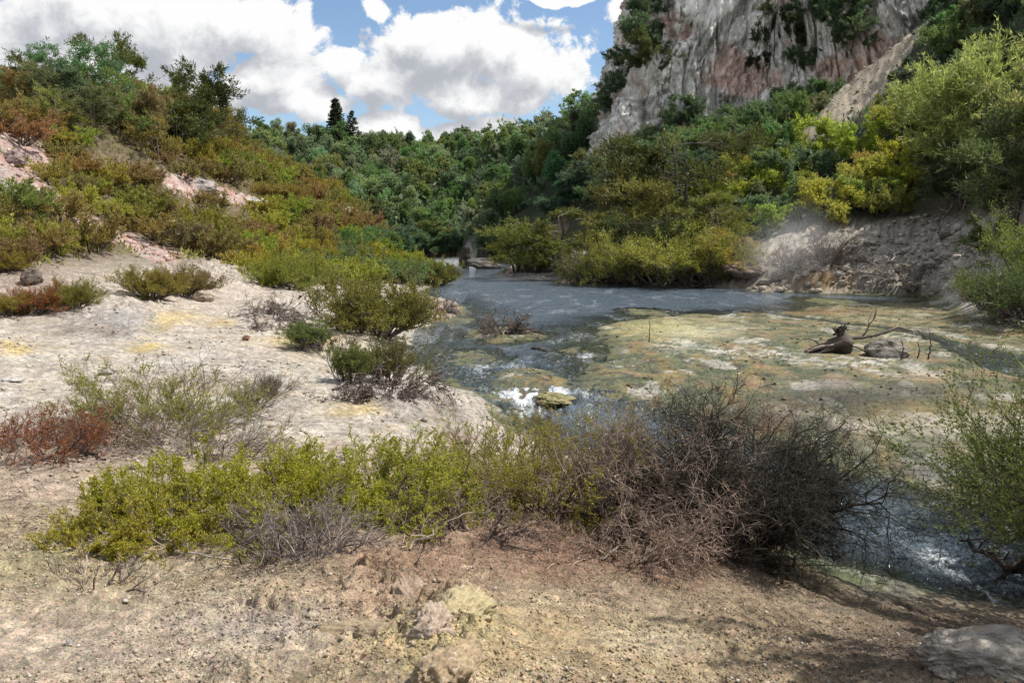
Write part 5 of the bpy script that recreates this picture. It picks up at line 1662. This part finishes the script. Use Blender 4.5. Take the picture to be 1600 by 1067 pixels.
def stones(name, n, region, rmin, rmax, seed, col, small=False, keep=None, polys=None, own=.0):
    """loose stones too many to count, one mesh"""
    rg = np.random.default_rng(seed)
    ph = (1 + 5 ** .5) / 2
    T = unit(np.array([(-1, ph, 0), (1, ph, 0), (-1, -ph, 0), (1, -ph, 0), (0, -1, ph), (0, 1, ph), (0, -1, -ph), (0, 1, -ph), (ph, 0, -1), (ph, 0, 1), (-ph, 0, -1), (-ph, 0, 1)], float))
    Fc = np.array([(0, 11, 5), (0, 5, 1), (0, 1, 7), (0, 7, 10), (0, 10, 11), (1, 5, 9), (5, 11, 4), (11, 10, 2), (10, 7, 6), (7, 1, 8), (3, 9, 4), (3, 4, 2), (3, 2, 6), (3, 6, 8), (3, 8, 9), (4, 9, 5), (2, 4, 11), (6, 2, 10), (8, 6, 7), (9, 8, 1)])
    if small:
        T = np.array([(1, 0, 0), (0, 1, 0), (-1, 0, 0), (0, -1, 0), (0, 0, 1), (0, 0, -1)], float)
        Fc = np.array([(0, 1, 4), (1, 2, 4), (2, 3, 4), (3, 0, 4), (1, 0, 5), (2, 1, 5), (3, 2, 5), (0, 3, 5)])
    nv = len(T)
    x = rg.uniform(region[0], region[1], n); y = rg.uniform(region[2] ** .5, region[3] ** .5, n) ** 2
    x = x * (y + 2) / (region[3] + 2)
    z = terrain(x, y)
    px, py, _ = project(x, y, z)
    ok = (z > wlevel(y) + .04)
    if polys:
        ip = np.zeros(n, bool)
        for p in polys:
            ip |= inpoly(px, py, p)
        ok &= ip
    if keep is not None:
        ok &= keep(x, y, px, py, rg)
    x, y, z = x[ok], y[ok], z[ok]; n = len(x)
    r = rmin * (rmax / rmin) ** (rg.uniform(0, 1, n) ** 2.2)
    sc = r[:, None] * rg.uniform(.6, 1.3, (n, 3)) * (1, 1, .75)
    V = T[None] * rg.uniform(.75, 1.2, (n, nv, 1)) * sc[:, None]
    a = rg.uniform(0, 6.28, n); c, s = np.cos(a)[:, None], np.sin(a)[:, None]
    V = np.stack([V[..., 0] * c - V[..., 1] * s, V[..., 0] * s + V[..., 1] * c, V[..., 2]], -1)
    V = V + np.stack([x, y, z + r * .25], -1)[:, None]
    Q = (Fc[None] + (np.arange(n) * nv)[:, None, None]).reshape(-1, 3)
    tint = np.repeat(rg.uniform(0, 1, n), nv)
    gc = np.repeat(ground_colour(x, y) * (1 - own) + np.array(col) * own, nv, 0)
    me = mk_mesh(name, V.reshape(-1, 3), Q, {'tint': tint}, {'Col': gc}, small, (M_STONE,))
    tag(link(name, me, color=col), kind='stuff')
    print(name, n)


def mat_stone():
    m, nt, out = new_mat('loose_stone')
    p = nt.nodes.new('ShaderNodeBsdfPrincipled'); oi = nt.nodes.new('ShaderNodeObjectInfo'); t = attr(nt, 'tint').outputs['Fac']
    geo = nt.nodes.new('ShaderNodeNewGeometry'); n = noisen(nt, geo.outputs['Position'], 60, 3, .6)
    c = vmath(nt, 'SCALE', attr(nt, 'Col').outputs['Color'], scale=mathn(nt, 'MULTIPLY', mathn(nt, 'ADD', mathn(nt, 'MULTIPLY', t, .7), .72), smooth(nt, n.outputs['Fac'], .3, .7, .75, 1.25)))
    c = mixc(nt, smooth(nt, mathn(nt, 'FRACT', mathn(nt, 'MULTIPLY', t, 9.7)), .86, .9, 0, .5), c, (.22, .15, .1))
    c = mixc(nt, smooth(nt, mathn(nt, 'FRACT', mathn(nt, 'MULTIPLY', t, 23.1)), .95, .97, 0, .7), c, (.52, .5, .46))
    nt.links.new(c, p.inputs['Base Color']); p.inputs['Roughness'].default_value = .9; p.inputs['Specular IOR Level'].default_value = .2
    nt.links.new(p.outputs[0], out.inputs['Surface'])
    return m


M_STONE = mat_stone()
crust('yellow nubbly crust lump with steep front on the near earth', 712, 955, .15, (.34, .285, .165), 1, (1.6, 1.0, .75))
crust('pinkish white crust knob beside the yellow lump', 672, 962, .14, (.33, .26, .20), 2, (1.2, 1.0, .75))
crust('long brown crust ridge with an undercut front', 606, 982, .14, (.27, .21, .14), 3, (2.2, .7, .6))
crust('low brown crust knob by the lower frame edge', 700, 1022, .11, (.29, .22, .14), 4, (1.7, .9, .7))
crust('grey brown crust ledge under the shrub edge', 640, 925, .17, (.27, .20, .145), 5, (2.0, .8, .55))
dens = lambda x, y, px, py, rg: (fbm(x, y, .9, 3, 701) + .12 + .25 * np.exp(-(((px - 420) / 160) ** 2 + ((py - 950) / 60) ** 2)) + rg.normal(0, .14, len(x))) > .05
stones('gravel', 90000, (-8.5, 7, 3.3, 9.0), .004, .015, 71, (.36, .285, .205), True, keep=dens)
stones('pebbles', 2600, (-9.5, 8, 3.4, 9.5), .010, .024, 75, (.36, .30, .24), keep=dens, own=.5)
stones('sinter_gravel', 12000, (-26, 3, 9, 34), .012, .07, 72, (.34, .30, .255), True, own=.4, keep=lambda x, y, px, py, rg: (fbm(x, y, .5, 3, 702) + rg.normal(0, .12, len(x))) > .12)
stones('rubble', 12000, (4, 66, 40, 74), .05, .36, 73, (.40, .36, .31), own=.5, polys=[[(1160, 452), (1200, 420), (1240, 405), (1330, 385), (1400, 345), (1490, 330), (1540, 380), (1545, 440), (1520, 465), (1400, 462), (1250, 456)]])
stones('chute_rubble', 9000, (10, 110, 66, 116), .05, .28, 77, (.40, .345, .26), own=.4, polys=SCAR['tan'])
stones('hill_scree', 5000, (-60, -6, 26, 84), .04, .25, 74, (.38, .29, .26), own=.3, polys=SCAR['pink'])


stones('terrace_debris', 5000, (0, 34, 17, 46), .015, .08, 76, (.10, .085, .06), True, own=.6, keep=lambda x, y, px, py, rg: (fbm(x, y, .5, 3, 703) + rg.normal(0, .1, len(x))) > .08)


def litter():
    rg = np.random.default_rng(91)
    n = 5200
    px = rg.uniform(-40, 1300, n); py = 640 + 330 * rg.uniform(0, 1, n)
    Y = 3.0 / np.tan(np.arctan((py - 533.5) / F) + PITCH); x = (px - 800) / F * Y
    w = np.exp(-((py - 835) / 60) ** 2) + .25
    k = (rg.uniform(0, 1, n) < w) & (fbm(x, Y, .9, 3, 705) + rg.normal(0, .15, n) > -.05)
    x, Y = x[k], Y[k]; n = len(x)
    z = terrain(x, Y)
    ok = z > wlevel(Y) + .05; x, Y, z = x[ok], Y[ok], z[ok]; n = len(x)
    a = rg.uniform(0, 6.28, n); L = rg.uniform(.03, .16, n)
    D = np.stack([np.cos(a), np.sin(a), rg.normal(0, .12, n)], -1)
    p0 = np.stack([x, Y, z + .008], -1); p2 = p0 + D * L[:, None]; p2[:, 2] = terrain(p2[:, 0], p2[:, 1]) + .012
    p1 = (p0 + p2) / 2 + rg.normal(0, .008, (n, 3)); p1[:, 2] += .008
    V, Q = tubes(np.stack([p0, p1, p2], 1), np.stack([rg.uniform(.0015, .004, n)] * 3, 1), 3)
    mb = MB(); mb.add(V, Q, np.repeat(rg.uniform(0, 1, n), 9))
    tag(link('twig_litter', mb.mesh('twig_litter', (M_WOOD,)), color=(.22, .165, .125)), kind='stuff')


litter()

# ------------------------------------------------------------------ the stump and sticks on the terrace
def stump():
    p = hit(1305, 552)
    r = link('driftwood_stump', None, None, p)
    tag(r, 'dark driftwood stump with upturned root crown on the algal terrace', 'stump')
    rg = np.random.default_rng(77)
    c = (.10, .08, .065)
    mb = MB()
    P = np.array([[-1.0, .1, .02], [-.45, .05, .16], [.1, 0, .30], [.55, -.05, .36]]); t = np.linspace(0, 3, 13); i0 = np.minimum(t.astype(int), 2)
    Q_ = P[i0] + (P[i0 + 1] - P[i0]) * (t - i0)[:, None]
    V, Q = tubes(Q_[None], (np.interp(t, [0, 1, 2, 2.6, 3], [.06, .18, .30, .36, .22]) * rg.uniform(.88, 1.12, 13))[None], 12)
    ang_ = np.tile(np.arange(12), 13); V = V + unit(V - np.repeat(Q_, 12, 0)) * (rg.normal(0, .07, 12)[ang_] + rg.normal(0, .03, len(V)))[:, None]
    mb.add(V, Q)
    link('trunk', mb.mesh('stump_trunk', (M_WOOD,), True), r, color=c)
    for s in range(9):
        a = rg.uniform(-.9, .9)
        res = grow(rg, np.array([[.1, .05, .62]]), unit(np.array([[rg.normal(-.05, .35), rg.normal(0, .3), 1.]])), np.array([rg.uniform(.2, .42)]), np.array([.085]), [dict(k=4, jit=.4, n=3, t0=.3, ang=.6, cl=.45, cr=.5), dict(k=3, jit=.3)])
        m = MB(); add_levels(m, res, (6, 4), rg)
        link('root', m.mesh('stump_root', (M_WOOD,), True), r, color=(.06, .05, .042))
    for s, (a, L) in enumerate(((3.3, 1.5), (3.6, 1.1), (2.9, 1.0), (-.4, .9), (2.6, .8))):
        res = grow(rg, np.array([[.2, -.1, .3]]), unit(np.array([[math.cos(a), math.sin(a) * .6, -.05]])), np.array([L]), np.array([.04]), [dict(k=6, jit=.14, trop=(0, 0, -.08), n=2, t0=.4, ang=.5, cl=.4, cr=.5), dict(k=3, jit=.2)])
        m = MB(); add_levels(m, res, (6, 4), rg)
        link('root', m.mesh('stump_root', (M_WOOD,), True), r, color=(.24, .21, .18))


stump()
b0 = hit(1345, 550)
branch('drift_limb', 'long thin limb reaching from the stump over the boulder', None, .06, (.12, .10, .085), 520, 3, 'branch', world=[list(b0 + Vector((-.3, .1, .45))), list(b0 + Vector((.5, .2, .5))), list(b0 + Vector((1.3, .3, .75))), list(b0 + Vector((2.2, .3, .62))), list(b0 + Vector((3.0, .2, .3)))])
for k, (sx_, sy_, hh, lb) in enumerate(((1408, 562, .7, 'bare forked stick at the end of the long limb'), (1434, 560, .55, 'short bare stick between the two tall ones'), (1450, 562, 1.0, 'tallest bare stick right of the boulder'))):
    q = hit(sx_, sy_)
    branch('dead_sapling', lb, None, .03, (.09, .07, .055), 530 + k, 5, 'stick', world=[list(q), list(q + Vector((.05, 0, hh * .5))), list(q + Vector((-.02, .05, hh)))])
q = hit(1262, 545)
branch('drift_limb', 'hooked thin dark limb left of the driftwood stump', None, .03, (.09, .075, .06), 540, 2, 'branch', world=[list(q + Vector((.5, 0, 0))), list(q + Vector((.2, 0, .28))), list(q + Vector((-.2, 0, .32))), list(q + Vector((-.45, 0, .15)))])
mw = [(1390, 402, .045), (1360, 425, .05), (1378, 440, .05), (1335, 452, .04), (1400, 428, .045), (1420, 440, .04)]
for k, (ax, ay, rr) in enumerate(mw):
    q = hit(ax, ay)
    branch('dead_limb', ['pale limb high on the rubble by the slide head', 'longest pale limb across the rubble slide', 'twin pale limb below the longest one', 'pale limb at the foot of the rubble by orange soil', 'bent grey limb in the middle of the slide', 'grey limb nearest the lower boulders'][k], None, rr * 1.3, (.30, .275, .24), 550 + k, 4, 'branch', jitter=.05,
           world=[list(q + Vector((-1.2, -.4, -.3))), list(q + Vector((0, 0, .35))), list(q + Vector((1.1, .3, 1.0 + .2 * k)))])

# ------------------------------------------------------------------ steam
def sphere_mesh():
    import bmesh
    bm = bmesh.new(); bmesh.ops.create_uvsphere(bm, u_segments=20, v_segments=12, radius=1)
    me = bpy.data.meshes.new('steam'); bm.to_mesh(me); bm.free()
    return me


STEAM = [  # photo px, py, distance, half sizes
    (1222, 385, 57, (4.4, 2.2, 3.9), .22), (1262, 372, 58, (3.0, 2.0, 3.8), .14), (705, 416, 112, (9, 14, 1.4), .3), (735, 395, 118, (1.5, 1.5, 3.6), .20),
    (1110, 5, 119, (5.5, 3.0, 4.2), .34), (570, 612, 20.5, (.55, .5, .45), .9), (1520, 440, 42, (2.6, 1.8, 1.6), .16), (840, 433, 72, (7, 3, .6), .20), (942, 205, 126, (2.0, 2.0, 4.5), .16)]
for k, (sx_, sy_, Y, hs, dn) in enumerate(STEAM):
    me = sphere_mesh(); me.materials.append(mat_steam(f'steam_{k}', dn, 1.9, .4, k * 3.1))
    o = link('steam', me, None, at_y(sx_, sy_, Y), (0, 0, 0), hs)
    tag(o, kind='stuff')

def build_haze():
    import bmesh
    bm = bmesh.new(); bmesh.ops.create_cube(bm, size=1)
    me = bpy.data.meshes.new('haze'); bm.to_mesh(me); bm.free()
    m, nt, out = new_mat('thin_air')
    v = nt.nodes.new('ShaderNodeVolumePrincipled')
    v.inputs['Color'].default_value = (.86, .92, 1, 1); v.inputs['Density'].default_value = HAZE
    nt.links.new(v.outputs[0], out.inputs['Volume'])
    me.materials.append(m)
    o = link('haze', me, None, (0, 690, 35), (0, 0, 0), (5200, 1440, 76))
    tag(o, kind='stuff')


HAZE = 0
if HAZE:
    build_haze()
used = {o.data.name: o.data for o in COL.objects if o.type == 'MESH'}
for m in list(bpy.data.meshes):
    if not m.users:
        bpy.data.meshes.remove(m)
print('objects', len(COL.objects), 'tris', sum(int((len(m.loops) - 2 * len(m.polygons))) for m in used.values()))
